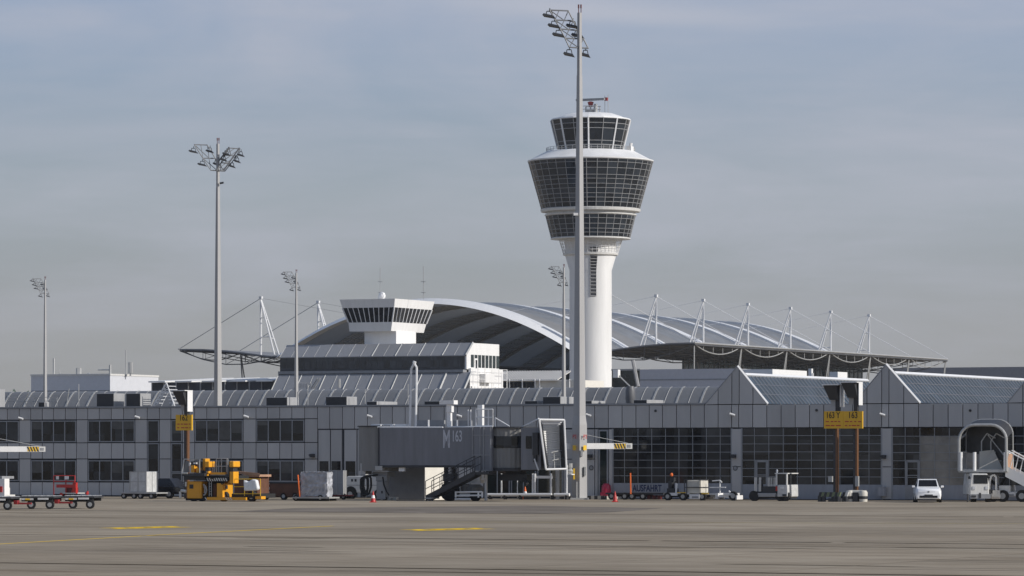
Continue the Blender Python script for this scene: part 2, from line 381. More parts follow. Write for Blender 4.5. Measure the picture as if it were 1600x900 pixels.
# wide expansion joints across the apron and a strip of old asphalt before the stand
EX = Vector((math.cos(R(25)), -math.sin(R(25)), 0)); EY = Vector((math.sin(R(25)), math.cos(R(25)), 0))
for (v, w) in ((890.3, .42), (843, .42), (802.5, .40), (868, .05), (826, .05), (814, .06)):
    m = MB(); c = gp(800, v)
    rr_ = random.Random(int(v)); t = -70
    while t < 70:
        l = rr_.uniform(4, 14); line_strip(m, c+EX*t, c+EX*(t+l), w*rr_.uniform(.75, 1.15), .006); t += l+(.5 if rr_.random() < .15 else 0)
    structure(m.build('expansion_joint', M['joint']))
M['tyre'] = mat('tyre_rubber_mark', (.235, .203, .168), .9, var=.25, scale=.5, spec=0)
rr_ = random.Random(11)
for k in range(26):
    v = rr_.choice((rr_.uniform(800, 898), rr_.uniform(838, 870))); c = gp(rr_.uniform(-60, 1650), v); l = rr_.uniform(3, 16); dd = (EX+EY*rr_.uniform(-.06, .06)).normalized(); m = MB(); w = rr_.uniform(.12, .35)
    h = rr_.uniform(.1, .3)
    for off in (0, rr_.choice((0, 1.6))): 
        p = c+EY*off; q = Vector((-dd.y, dd.x, 0)); e = Vector((0, 0, .002+.0001*k))
        m.add([p+e, p+dd*l*h-q*w/2+e, p+dd*l*(1-h)-q*w/2+e, p+dd*l+e, p+dd*l*(1-h)+q*w/2+e, p+dd*l*h+q*w/2+e], [(0,1,2,3,4,5)])
        if off == 0 and rr_.random() < .4: break
    structure(m.build('tyre_mark', M['tyre']))
m = MB(); c = gp(800, 802.5); pts = [c+EX*-16.5+EY*.2, c+EX*1.5+EY*.2, c+EX*2.8+EY*6, c+EX*-1.+EY*22, c+EX*-13+EY*30, c+EX*-20+EY*14]
m.add([p+Vector((0, 0, .003)) for p in pts], [tuple(range(len(pts)))]); structure(m.build('asphalt_strip', M['asphalt']))

# ------------------------------------------------------------------ terminal building with its halls
B, F = thing('terminal_building', 'long low grey panelled terminal building with office windows, big glazed gates and pointed gables', 'building', 800, 276.5)
ZR = 6.36                                       # parapet height
xL, xR, xH = F.x(-60), F.x(1700), F.x(1101)
core = MB(); core.box((xL, .12, 0), (xR, 26, ZR-.05))
core.build('wall', M['core'], B)
roof = MB(); roof.box((xL, .3, ZR-.05), (xR, 26, ZR+.01)); roof.build('flat_roof', M['roofg'], B)
cop = MB(); cop.box((xL, -.06, ZR), (xH, .35, ZR+.12)); cop.build('parapet_coping', M['grey'], B)
clad = MB()
def cell(u0, u1, z0, z1, gap=.028, y=0.):
    clad.box((F.x(u0)+gap, y, z0+gap), (F.x(u1)-gap, y+.12, z1-gap))
colsA = [-46,-28,-10,11.5,30,48,66,83.5,102,119.5,137,155,174,193,211,230,249,267,285,304,323,342,361,380,400,418,437,456,476,496]
rows = [.06, 1.03, 2.70, 3.86, 5.53, ZR]
holes = {}
def win(u0, u1, r): 
    for a, b in zip(colsA, colsA[1:]):
        if a >= u0-.1 and b <= u1+.1: holes[(a, r)] = 1
WU = [(-28,30),(48,119.5),(137,211),(304,380),(400,476)]
WL = [(-28,30),(48,119.5),(137,211),(304,380),(400,476)]
def window(parent, F, u0, u1, z0, z1, npane, y=.03, fr=.07, name='window', gm=None):
    x0, x1 = F.x(u0)+.03, F.x(u1)-.03
    m = MB()
    m.box((x0, y-.05, z0), (x1, y+.06, z0+fr)); m.box((x0, y-.05, z1-fr), (x1, y+.06, z1))
    for k in range(npane+1):
        xc = x0+(x1-x0)*k/npane; w = fr/2 if 0 < k < npane else fr
        lo = xc if k == 0 else xc-w; hi = xc if k == npane else xc+w
        m.box((lo, y-.048, z0+fr), (hi, y+.058, z1-fr))
    o = m.build(name, M['frame'], parent)
    p = MB()
    for k in range(npane):
        a = x0+(x1-x0)*k/npane; b = x0+(x1-x0)*(k+1)/npane; t = random.uniform(-.006, .006)
        p.add([(a, y+t, z0), (b, y-t, z0), (b, y-t, z1), (a, y+t, z1)], [(0,1,2,3)])
    p.build('pane', gm or M['glass'], o)
    if gm is None:
        for k in range(npane):
            if random.random() < .34:
                a = x0+(x1-x0)*k/npane+.06; b = x0+(x1-x0)*(k+1)/npane-.06; h = random.choice((.25, .4, .6, .9))
                q = MB(); q.quad((a, y-.012, z1-(z1-z0)*h), (b, y-.012, z1-(z1-z0)*h), (b, y-.012, z1-fr), (a, y-.012, z1-fr)); q.build('blind', M['blind'], o)
    return o
for a, b in WU: win(a, b, 3); window(B, F, a, b, rows[3]+.05, rows[4]-.06, round((b-a)/18.5))
for a, b in WL: win(a, b, 1); window(B, F, a, b, rows[1]+.07, rows[2]-.10, round((b-a)/18.5))
for a, b in ((230, 249), (267, 285)):
    for r in (1, 2, 3): win(a, b, r)
    window(B, F, a, b, rows[3]+.05, rows[4]-.06, 1); window(B, F, a, b, 1.75, rows[3]-.03, 1); window(B, F, a, b, rows[1]+.07, 1.72, 1)
for i, (a, b) in enumerate(zip(colsA, colsA[1:])):
    for r in range(5):
        if (a, r) not in holes: cell(a, b, rows[r], rows[r+1])
ZG = 4.80                                       # gate head
colsB = [496,515,535,554,574,594,613,633,653,673,694,714.5,735,755.5,776,797,817.5,838,859,880,902,929,950.4,972,993.6,1014.4,1035,1057,1079,1100.4,1122,1143,1154,1176,1198,1220.4,1242.4,1264.8,1287,1309.6,1332,1354.6,1377.6,1388.6,1412,1435,1458,1481.4,1504.4,1528,1551.6,1575,1598,1622,1645,1670]
for a, b in zip(colsB, colsB[1:]): cell(a, b, ZG, ZR)
# folding door beside the offices
fd = MB()
for a, b in ((497, 515.5), (516.5, 534), (537.5, 557), (558, 574)):
    fd.box((F.x(a)+.02, .02, .06), (F.x(b)-.02, .12, ZG-.06))
fdo = fd.build('folding_door', M['clad'], B)
for a, b in ((499, 513), (518, 532), (540, 555)):
    p = MB(); p.box((F.x(a), .0, 1.15), (F.x(b), .05, 2.55)); p.build('pane', M['glass'], fdo)
# plain cladding and shop-front glazing behind the passenger bridge
for a, b in zip(colsB, colsB[1:]):
    if 574 <= a < 755: cell(a, b, .06, 2.7); cell(a, b, 2.7, ZG-.05)
for a, b, k in ((757, 797, 2), (798, 838, 2), (839, 880, 2)):
    window(B, F, a, b, .12, 2.2, k, gm=M['greenglass']); window(B, F, a, b, 2.25, ZG-.06, k, gm=M['greenglass'])
for a, b in ((880, 902), (902, 929)): cell(a, b, .06, 2.7); cell(a, b, 2.7, ZG-.05)
for a, b in ((1143, 1158), (1378, 1393)):
    cell(a, b, .06, 2.2); cell(a, b, 2.2, ZG-.05)
cell(929, 934.5, .06, ZG-.05); cell(951, 956.5, .06, ZG-.05)
window(B, F, 934.5, 951, .08, ZG-.1, 1, fr=.11, name='side_door', gm=M['greenglass'])

def gate(u0, u1, vlines, hz, ztop, zpan, wicket=None, milky=None, y=.06):
    m = MB()
    for u in vlines: x = F.x(u); m.box((x-.019, y-.03, zpan), (x+.019, y+.04, ztop))
    for z in hz: m.box((F.x(u0), y-.026, z-.018), (F.x(u1), y+.036, z+.018))
    for u in (u0, u1): x = F.x(u); m.box((x-.06, y-.05, .05), (x+.06, y+.06, ztop))
    o = m.build('gate', M['frame'], B)
    p = MB(); us = sorted(set([u0, u1]+list(vlines)))
    hs = sorted([zpan]+list(hz)+[ztop])
    pm = MB()
    for a, b in zip(us, us[1:]):
        for z0, z1 in zip(hs, hs[1:]):
            tgt = pm if (milky and milky[0] <= a and b <= milky[1] and z0 < 4.2 and z0 > .9) else p
            xa, xb = F.x(a), F.x(b); t = random.uniform(-.005, .005); t2 = random.uniform(-.004, .004)
            tgt.add([(xa, y+t+t2, z0), (xb, y-t+t2, z0), (xb, y-t-t2, z1), (xa, y+t-t2, z1)], [(0,1,2,3)])
    p.build('pane', M['gateglass'], o)
    if pm.v: pm.build('plastic_curtain', M['milky'], o)
    lo = MB(); lo.box((F.x(u0)+.06, y-.02, .06), (F.x(u1)-.06, y+.05, zpan)); lo.build('base_panel', M['gatepanel'], o)
    if wicket:
        w = MB(); a, b = F.x(wicket[0]), F.x(wicket[1])
        for q in (a, b): w.box((q-.09, y-.06, .08), (q+.09, y-.032, 2.62))
        w.box((a, y-.06, 2.50), (b, y-.034, 2.66)); w.box((a+.09, y-.058, .08), (b-.09, y-.034, .95)); w.box((a+.09, y-.058, 1.62), (b-.09, y-.034, 1.68))
        d = w.build('wicket_door', M['grey'], o)
    return o
hz2 = [F.z(v, 1270) for v in (680.5, 693.5, 706, 719, 732, 745)]
hz1 = [F.z(v, 1050) for v in (681.5, 694, 706.5, 719, 731, 743.5)]
hz3 = [F.z(v, 1450) for v in (681.5, 694, 707, 720, 732.5, 746)]
g1 = gate(957, 1143, [975.5,996.5,1018,1039.5,1060.5,1082,1103.5,1125], hz1, ZG-.04, F.z(755, 1050))
g2 = gate(1158.5, 1377.5, [1178.5,1201,1223.5,1245.5,1267.5,1290,1312,1335,1357.5], hz2, ZG-.04, F.z(757, 1270), (1181.5, 1198.5))
g3 = gate(1393.5, 1640, [1414,1437,1460,1483,1506,1529,1553,1577,1600,1620], hz3, ZG-.04, F.z(758, 1450), (1416, 1435.5), (1437, 1553))
pl = MB(); F.box(pl, 987, 1037.5, 756.5, 769.5, .008, .03); sp = pl.build('name_plate', M['gatepanel'], g1)
text('AUSFAHRT', .62, M['text_blue'], sp, (F.x(988.4), .004, F.z(767.6, 1012)), xs=.70, depth=.003, bold=.03)
# dark skirting at the foot of the facade
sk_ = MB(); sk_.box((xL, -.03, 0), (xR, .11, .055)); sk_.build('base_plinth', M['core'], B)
# gables with their glazed roof ridges running back from the facade
for (ul, ua, ur, va, jl) in ((1101.5, 1152.5, 1199, 572, (1122, 1143.5, 1155, 1176.5)), (1334, 1384.8, 1437, 569, (1354.6, 1377.6, 1389, 1412)), (1574, 1627, 1681, 566, (1598, 1622, 1633, 1657))):
    x0, xa, x1 = F.x(ul), F.x(ua), F.x(ur); za = F.z(va, ua); zb = ZR
    us = [ul]+list(jl)+[ur]
    def top(x): return zb+(za-zb)*(x-x0)/(xa-x0) if x < xa else za+(zb-za)*(x-xa)/(x1-xa)
    cm = MB()
    for k, (a, b) in enumerate(zip(us, us[1:])):
        pa, pb = F.x(a)+.028, F.x(b)-.028
        pts = [(pa, zb+.03), (pb, zb+.03), (pb, top(pb)-.03)]
        if pa < xa < pb: pts.append((xa, za-.03))
        pts.append((pa, top(pa)-.03))
        cm.prism(pts, 0, .1)
    go = cm.build('gable', M['clad'], B)
    bk = MB(); bk.prism([(x0, zb), (x1, zb), (xa, za-.04)], .08, .5); bk.build('gable_backing', M['core'], go)
    D = 24.0 if ul < 1200 else 31.0
    zr = zb+(za-zb)*.745; xr_ = x1+(xa-x1)*.745; xl_ = x0+(xa-x0)*.745
    sk2 = MB(); sk2.add([(x1, .3, zb+.04), (x1, D, zb+.04), (xr_, D, zr), (xr_, .3, zr)], [(0,1,2,3)])
    sk2.add([(x0, .3, zb+.04), (xl_, .3, zr), (xl_, D, zr), (x0, D, zb+.04)], [(0,1,2,3)]); sk2.add([(xl_, .3, zr), (xr_, .3, zr), (xr_, D, zr), (xl_, D, zr)], [(0,1,2,3)])
    so_ = sk2.build('skylight', M['sky_glass'], go)
    bt = MB(); nb = int(D*1.45)
    dv = Vector((xa-x1, 0, za-zb)); nrm = Vector((-dv.z, 0, dv.x)).normalized()*-.05 if dv.x > 0 else Vector((dv.z, 0, -dv.x)).normalized()*.05
    for k in range(1, nb):
        yy = .4+(D-.6)*k/nb
        bt.tube((x1, yy, zb+.07), (xr_, yy, zr+.03), .032, 4)
    for f_ in (.25, .5): bt.tube((x1+(xa-x1)*f_, .3, zb+(za-zb)*f_+.05), (x1+(xa-x1)*f_, D, zb+(za-zb)*f_+.05), .02, 4)
    bt.build('glazing_bars', M['bridge'], so_)
    vt = MB(); vt.path([(xa-.02, .04, za), (x1+.02, .04, zb+.03)], .09, 4); vt.tube((xr_-.05, .1, zr+.06), (xr_-.05, D, zr+.06), .14, 4)
    vt.build('verge_trim', M['steelw'], go)
    vt = MB(); vt.path([(x0, .02, zb+.02), (xa, .02, za)], .05, 4); vt.build('verge_edge', M['grey'], go)
# roof-top plant on the front edge
for (a, b, c, vt_, vb) in ((151,178,195,614.5,636.5),(197,219.5,236,614.5,636),(416,449,467,620.5,633.5),(509,542,558,619.5,632.5),(848,876,896.5,619.5,631.5),(573,589,621,627,632),(663,687,708,626.5,632),(820,840,861,626,631.5),(990,1011,1037,624.5,631),(910,925,946,626,631.5),(-20,-4,8,608,636.5),(60,70,77,628,637)):
    y0 = .6; m = MB(); d = F.dep(b, c, y0); x0, x1 = F.x(a, y0), F.x(b, y0); z1 = F.z(vt_, b, y0)
    m.box((x0, y0, ZR), (x1, y0+d, z1)); 
    o = m.build('rooftop_unit', M['midgrey'], B, bevel=.03)
    l = MB()
    l.box((x0+.03, y0-.02, ZR+.04), (x1-.03, y0-.002, z1-.03))  # dark plate over the whole front, other sides stay mid grey
    for k in range(4): zz = ZR+.08+(z1-ZR-.14)*k/4; l.box((x0+.06, y0-.035, zz), (x1-.06, y0-.021, zz+.05))
    l.build('slatted_front', M['dark'], o)
m = MB(); x = F.x(985, 2); zt = F.z(603.5, 985, 2)
m.lathe([(.26, ZR), (.34, ZR+.45), (.34, zt-.3), (.25, zt)], 14, (x, 2)); e_ = m.build('exhaust_pipe', M['truss'], B, smooth=True)
m = MB(); m.tube((F.x(985, 2), 2, zt-.05), F.p(966, 586, 2), .05); m.build('stay_arm', M['galv'], e_)
m = MB(); F.box(m, 957.5, 965.5, 577.5, 590, 1.8, 2.2); m.build('camera_box', M['white'], e_)
# white parapet upstand on the rear roof
m = MB(); F.box(m, 1156, 1207, 577, 587.5, 23, 30); m.build('rooftop_unit', M['white'], B)
m = MB(); F.box(m, 1296, 1309, 581, 591, 24, 26); m.build('rooftop_unit', M['white'], B)
m = MB(); F.box(m, 1263, 1268, 576, 589, 24, 24.3); m.tube(F.p(1270, 589, 24), F.p(1270, 583, 24), .06); m.build('rooftop_unit', M['white'], B)
# roof railing and stair frame at left
m = MB()
for u in (13, 26, 40, 53, 67, 79, 89): m.tube((F.x(u, .8), .8, ZR), F.p(u, 621, .8), .022)
for v in (621, 627): m.tube(F.p(13, v, .8), F.p(90, v-.4, .8), .022)
m.tube(F.p(32, 635, .8), F.p(45, 614, .8), .05); m.tube(F.p(104, 635, .8), F.p(108, 607, .8), .03)
m.build('roof_railing', M['galv'], B)
m = MB()
for dy in (0, 1.2):
    a, b, c = F.p(239, 635, 1+dy), F.p(260, 598, 1+dy), F.p(273, 635, 1+dy)
    m.tube(a, b, .05); m.tube(b, c, .05)
    for k in range(1, 7):
        f_ = k/7; p1 = Vector(a).lerp(Vector(b), f_); p2 = Vector(c).lerp(Vector(b), f_)
        m.tube(p1, p1+Vector((.35, 0, 0)), .03); m.tube(p1+Vector((.35, 0, 0)), Vector(a).lerp(Vector(b), f_-.14)+Vector((.1, 0, 0)), .025); m.tube(p2, p2-Vector((.35, 0, 0)), .03)
        if dy == 0: m.tube(p1, p1+Vector((0, 1.2, 0)), .025); m.tube(p2, p2+Vector((0, 1.2, 0)), .025)
m.build('roof_stair', M['steelw'], B)
m = MB()
for (u, v0, v1, r) in ((637.5, 572, 633, .03), (570.5, 608, 632, .03), (123, 576, 637, .03), (465, 612, 630, .03), (481, 593, 600, .03)):
    m = MB(); m.tube((F.x(u, 1), 1, ZR), F.p(u, max(v0, 600), 1), r)
    m.build('thin_rod', M['galv'], B)
# cameras, lamps and round plates on the wall
for (u, v) in ((34, 654.5), (216, 652.5), (386, 651.5), (579, 651), (719, 650.5), (921, 649.5), (1145.5, 648.5), (1380, 648.5)):
    m = MB(); p = F.p(u, v, -.15); m.tube((p[0]-.2, -.28, p[2]+.09), (p[0]+.14, -.2, p[2]-.02), .075, 8); m.tube((p[0]-.03, .0, p[2]), (p[0]-.03, -.25, p[2]+.02), .04, 6)
    m.build('security_camera', M['white'], B)
for (u, v) in ((488, 712), (922, 713), (1146.5, 713), (1381, 714)):
    m = MB(); p = F.p(u, v, -.15); m.box((p[0]-.14, -.32, p[2]-.12), (p[0]+.12, -.0, p[2]+.13)); m.tube((p[0]-.25, -.2, p[2]+.05), (p[0]-.1, -.2, p[2]+.02), .05); m.build('wall_lamp', M['dark'], B)
for (u, v) in ((924, 731), (1149, 731.5)):
    m = MB(); p = F.p(u, v, 0); m.tube((p[0], -.02, p[2]), (p[0], -.004, p[2]), .17, 20); o = m.build('round_sign', M['dark'], B)
    m = MB(); m.tube((p[0], -.03, p[2]), (p[0], -.021, p[2]), .12, 20); m.build('sign_face', M['grey'], o)
for (u, v) in ((1024.5, 642), (1276, 641), (1516, 641.5)):
    m = MB(); p = F.p(u, v, 0); m.tube((p[0], -.05, p[2]), (p[0], .02, p[2]), .09, 10); m.build('vent_cap', M['dark'], B)
clad.build('wall_cladding', M['clad'], B)
for u in (1377,):
    m = MB()
    F.box(m, 1371, 1382, 760.5, 775, -.45, -.05); m.build('service_box', M['gatepanel'], B)

# ------------------------------------------------------------------ concourse with barrel roof behind
C, F2 = thing('concourse_building', 'grey barrel roof with pale ribs running the length of the concourse behind the terminal parapet', 'building', 800, 690)
x0, x1 = F2.x(-60), F2.x(1135)
zt = F2.z(606.3, 800, 3.2); zs = zt-3.9
prof = [(-1.4, zt-4.6), (0, zt-3.05), (1.3, zt-1.65), (2.3, zt-.72), (3.0, zt-.22), (3.8, zt)]
m = MB(); m.prismx([(.3, 0), (.3, zt-3.2), (11, zt-3.2), (11, 0)], x0, x1); m.build('wall', M['clad'], C)
nseg = 1
m = MB(); k = 0; pitch = 4.42; xs = []
xx = F2.x(3.5, 0)-pitch*2
while xx < x1: xs.append(xx); xx += pitch
for i, xa in enumerate(xs):
    xb = xs[i+1] if i+1 < len(xs) else x1
    m.prismx(prof+[(12, zt), (12, zt-4.6)], xa, xb)
roofo = m.build('barrel_roof', panelmat('barrel_roof_metal', (.20, .20, .20), var=.16, rough=.42, metal=.2), C, smooth=True)
m = MB()
for i, xa in enumerate(xs):
    w, h = (.15, .12); m = MB()
    for j in range(len(prof)-1):
        (ya, za), (yb, zb) = prof[j], prof[j+1]
        m.hexa([(xa-w, ya-h, za), (xa+w, ya-h, za), (xa+w, ya+.2, za), (xa-w, ya+.2, za), (xa-w, yb-h, zb+h*.6), (xa+w, yb-h, zb+h*.6), (xa+w, yb+.2, zb+h*.6), (xa-w, yb+.2, zb+h*.6)])
    m.build('roof_rib', M['galv'], roofo)
m = MB()
for i, xa in enumerate(xs):
    xa += pitch/2; m = MB()
    for j in range(len(prof)-1):
        m.tube((xa, prof[j][0]-.02, prof[j][1]), (xa, prof[j+1][0]-.02, prof[j+1][1]+.02), .06, 4)
    m.build('roof_seam', M['midgrey'], roofo)

# ------------------------------------------------------------------ small apron control building
A, F3 = thing('apron_control_building', 'stepped control building with band windows, white end wall and flared white lookout cab', 'building', 600, 745)
xa, xb = F3.x(438), F3.x(729)
za = F3.z
z537, z556, z578, z583, z606 = [F3.z(v, 600) for v in (537.5, 556.5, 578, 583, 606)]
dE = F3.dep(729, 780)
m = MB(); m.prismx([(0, 0), (0, z578), (0, z556), (2.6, z537), (dE, z537), (dE, 0)], xa, xb-.35); m.build('wall', M['clad'], A)
m = MB(); m.prismx([(.02, z578), (0, z556-.05), (2.6, z537+.06), (dE, z537+.06), (dE, z578)], xb-.35, xb)
m.build('end_wall', M['white'], A)
m = MB(); F3.box(m, 729.5, 730.2, 572, 606, .3, .6); m = MB(); m.box((xb, .8, z606-3), (xb+.5, dE+.6, z578+.2)); 
m.box((xb, .2, z606-3), (xb+.6, 4.2, z578-.6)); m.build('balcony', M['white'], A)
m = MB(); yq = dE/9
for k in range(8):
    m.box((xb+.003, .8+yq*k+1.0, z578+.35), (xb+.03, .8+yq*k+yq-.3+1.0, z556+.15))
m.build('end_window', M['greenglass'], A)
m = MB(); m.box((xb+.02, 3.3, z578-.3), (xb+.08, 4.7, z556-.5)); eo = m.build('end_door', M['white'], A)
m = MB(); m.box((xb+.085, 3.65, z578+.2), (xb+.12, 4.35, z556-.8)); m.build('pane', M['glass'], eo)
m = MB()
for yy in (1.5, 4.5, 7.5, 10.5, dE): m.tube((xb+1.6, yy, z606-2), (xb+1.6, yy, z578+.2), .06)
for zz in (z578+.1, z578-.5, z583-1.2): m.tube((xb+1.6, .5, zz), (xb+1.6, dE, zz), .05)
m.box((xb+.5, 4.5, z583-1.8), (xb+1.7, 8.5, z583-.2)); m.box((xb+.5, .5, z606-1), (xb+.9, dE, z606+.2))
m.build('end_gallery', M['white'], A)
m = MB()
for k in range(31):
    xx = xa+(xb-.4-xa)*k/30; m.box((xx-.04, -.05, z578), (xx+.04, .02, z556-.3))
m.box((xa, -.1, z578-.05), (xb-.4, .02, z578+.25))
wf = m.build('band_window', M['dark'], A)
m = MB(); m.box((xa, -.03, z578+.1), (xb-.4, .01, z556-.1)); m.build('pane', glassmat('control_glass', (.035, .042, .052), .12, 1.2, .6), wf)
m = MB(); m.box((xa, -.9, z583), (xb-.3, .4, z578-.1)); m.build('ledge', M['grey'], A)
rm = panelmat('control_roof_metal', (.30, .30, .305), var=.10, rough=.4, metal=.2)
m = MB(); nn = 8
for k in range(nn):
    p, q = xa+(xb-xa)*k/nn, xa+(xb-xa)*(k+1)/nn
    m.hexa([(p, -.25, z556-.15), (q, -.25, z556-.15), (q, 2.6, z537-.1), (p, 2.6, z537-.1), (p, -.25, z556), (q, -.25, z556), (q, 2.6, z537+.1), (p, 2.6, z537+.1)])
ro = m.build('upper_roof', rm, A)
for k in range(nn+1):
    m = MB(); p = xa+(xb-xa)*k/nn; m.tube((p, -.3, z556), (p, 2.7, z537+.14), .2 if k in (nn,) else (.12 if k > 3 else .06), 4)
    if k < nn: m.tube((p+.5*(xb-xa)/nn, -.3, z556), (p+.5*(xb-xa)/nn, 2.7, z537+.14), .04, 4)
    m.build('roof_rib', M['galv'], ro)
m = MB(); nn = 8; xq = F3.x(724, -4)
for k in range(nn):
    p, q = xa+(xq-xa)*k/nn, xa+(xq-xa)*(k+1)/nn
    m.hexa([(p, -4.2, z606-1.5), (q, -4.2, z606-1.5), (q, -.6, z583-.4), (p, -.6, z583-.4), (p, -4.2, z606-1.2), (q, -4.2, z606-1.2), (q, -.6, z583), (p, -.6, z583)])
ro = m.build('lower_roof', rm, A)
for k in range(nn+1):
    m = MB(); p = xa+(xq-xa)*k/nn; m.tube((p, -4.3, z606-1.2), (p, -.55, z583+.05), .20 if k >= nn-1 else .11, 4)
    if k < nn: m.tube((p+.5*(xq-xa)/nn, -4.3, z606-1.2), (p+.5*(xq-xa)/nn, -.55, z583+.05), .05, 4)
    m.build('roof_rib', M['galv'], ro)
m = MB(); m.box((xa, -3.9, 0), (xq, 0, z606-1.6)); m.build('lower_wall', M['core'], A)
m = MB()
for k in range(9): m.tube(F3.p(467+k*2.4, 606, -4.4), F3.p(467+k*2.4, 598, -4.4), .06)
m.tube(F3.p(486, 607, -4.6), F3.p(496, 591, -4.6), .13); m.tube(F3.p(490, 607, -4.6), F3.p(500, 591, -4.6), .13); m.tube(F3.p(530, 606, -4.4), F3.p(530, 592, -4.4), .25)
m.build('roof_railing', M['galv'], A)
# lookout cab
y0t, y0b = 3.0, 4.3
def ring(u0, u1, u2, v, y): 
    a, b = F3.x(u0, y), F3.x(u1, y); d = F3.dep(u1, u2, y); z = F3.z(v, u1, y)
    return [(a, y, z), (b, y, z), (b, y+d, z), (a, y+d, z)]
r_b = ring(546, 611, 662, 517, 4.6); r_w0 = ring(544.5, 612.8, 666, 503, 4.25); r_w1 = ring(535, 616, 675, 480, 3.5); r_t = ring(530.5, 617, 679, 466.5, 3.1)
def scale_ring(r, k): 
    cx = sum(p[0] for p in r)/4; cy = sum(p[1] for p in r)/4
    return [(cx+(p[0]-cx)*k, cy+(p[1]-cy)*k, p[2]) for p in r]
d1 = F3.dep(619, 650, 6.5)
m = MB(); m.box((F3.x(569.5, 6.5), 6.5, z537-.5), (F3.x(619, 6.5), 6.5+d1, r_b[0][2])); m.build('cab_stem', M['white'], A)
m = MB(); m.hexa(r_b+r_w0); m.hexa(r_w1+r_t); co = m.build('lookout_cab', M['white'], A)
m = MB(); m.hexa(scale_ring(r_w0, .985)+scale_ring(r_w1, .985)); m.build('cab_glass', glassmat('cab_glass', (.016, .018, .022), .08, 2., .5), co)
m = MB()
for f0, f1 in ((0, 1), (1, 2), (2, 3), (3, 0)):
    for k in range(10):
        a = Vector(r_w0[f0]).lerp(Vector(r_w0[f1]), k/10); b = Vector(r_w1[f0]).lerp(Vector(r_w1[f1]), k/10)
        m.tube(a, b, .15 if k == 0 else .085, 4)
m.build('cab_mullion', M['steelw'], co)
m = MB(); zt_ = r_t[0][2]
for (u, v0, v1) in ((594, 431, 466), (661.5, 428, 468)):
    yy = 9; p = F3.p(u, v0, yy); m.tube((p[0], yy, zt_), (p[0], yy, p[2]+1.5), .05); 
    for vv in (440, 457): q = F3.p(u, vv, yy); m.tube((q[0]-.5, yy, q[2]), (q[0]+.5, yy, q[2]), .05)
m.build('antenna_rod', M['midgrey'], co)
m = MB(); p = F3.p(597, 461.5, 9); m.lathe([(.1, p[2]-.9), (.62, p[2]-.4), (.66, p[2]), (.5, p[2]+.45), (.05, p[2]+.65)], 14, (p[0], 9)); m.tube((p[0]-.5, 9, zt_), (p[0]-.5, 9, p[2]), .3); m.build('radome', M['white'], co, smooth=True)

# ------------------------------------------------------------------ air traffic control tower
T, FT = thing('control_tower', 'tall white round control tower with flared dark glass drums and a glazed cab', 'control tower', 922.8, 850)
S = FPX/850.
tz = lambda v: CAMZ+(HZ-v)/S
m = MB(); m.lathe([(33/S, 0), (33/S, tz(423)), (40/S, tz(399)), (40/S, tz(372))], 64, cap=False); sh = m.build('shaft', M['tower_white'], T, smooth=True)
# louvre strip on the shaft (turned to the camera side)
ang = math.radians(-90+6+25)
def on(r, a, z): return (r*math.cos(a), r*math.sin(a), z)
def rsh(z): return 33/S if z < tz(423) else 33/S+(z-tz(423))/(tz(399)-tz(423))*7/S
m = MB(); zz = tz(463.5)
da = 4.6/33
m2_ = MB()
while zz < tz(391):
    r0 = rsh(zz)+.05; r1 = rsh(zz+.55)+.05
    m.add([on(r0, ang-da, zz), on(r0, ang+da, zz), on(r1, ang+da, zz+.56), on(r1, ang-da, zz+.56)], [(0,1,2,3)])
    m2_.tube(on(r0+.1, ang-da, zz), on(r0+.1, ang+da, zz), .1, 4)
    zz += .75 if zz < tz(430) else .62
for sg in (-1, 1): m2_.path([on(rsh(z_)+.1, ang+sg*da, z_) for z_ in (tz(463.5), tz(423), tz(391))], .06, 4)
lo = m.build('louvre_strip', M['dark'], sh); m2_.build('louvre_frame', M['midgrey'], lo)
# access cage round the neck
m = MB()
for k in range(40):
    a = 2*math.pi*k/40; m.tube(on(43/S, a, tz(396)), on(50/S, a, tz(372.5)), .05, 4)
for v, r in ((396, 43), (391, 44.5), (386, 46), (381, 47.5), (376, 49)):
    for k in range(40):
        a, b = 2*math.pi*k/40, 2*math.pi*(k+1)/40; m.tube(on(r/S, a, tz(v)), on(r/S, b, tz(v)), .05, 4, cap=False)
m.build('maintenance_cage', M['steelw'], T)
m = MB(); m.lathe([(40/S, tz(400)), (43/S, tz(399)), (43.5/S, tz(396.5)), (40/S, tz(396))], 48); m.build('cage_ledge', M['offwhite'], T)
def drum(name, rt, rb, vt_, vb, ncol, vrows, gm, mw=.062, phase=0.):
    zt_, zb_ = tz(vt_), tz(vb); rt /= S; rb /= S
    m = MB()
    for k in range(ncol):
        a, b = phase+2*math.pi*k/ncol, phase+2*math.pi*(k+1)/ncol
        vv = sorted(set([vb, vt_]+list(vrows)), reverse=True)
        for v0, v1 in zip(vv, vv[1:]):
            f0, f1 = (vb-v0)/(vb-vt_), (vb-v1)/(vb-vt_); ra, rc = rb+(rt-rb)*f0, rb+(rt-rb)*f1
            m.add([on(ra, a, tz(v0)), on(ra, b, tz(v0)), on(rc, b, tz(v1)), on(rc, a, tz(v1))], [(0,1,2,3)])
    o = m.build(name, gm, T)
    q = MB()
    for k in range(ncol):
        a, b = phase+2*math.pi*k/ncol, phase+2*math.pi*(k+1)/ncol
        q.tube(on(rb+.02, a, zb_), on(rt+.02, a, zt_), mw, 4, cap=False)
        for v in vrows:
            f = (vb-v)/(vb-vt_); r = rb+(rt-rb)*f+.02; q.tube(on(r, a, tz(v)), on(r, b, tz(v)), mw*.85, 4, cap=False)
    q.build('mullion_grid', M['midgrey'], o)
    return o
def cellglass(name, base, spread):
    m = panelmat(name, base, var=spread, rough=.06); return m
tg = cellglass('tower_glass', (.018, .023, .029), .9)
drum('lower_drum', 70, 61.5, 338, 372, 32, (338, 344, 352.5, 360, 366, 372), tg)
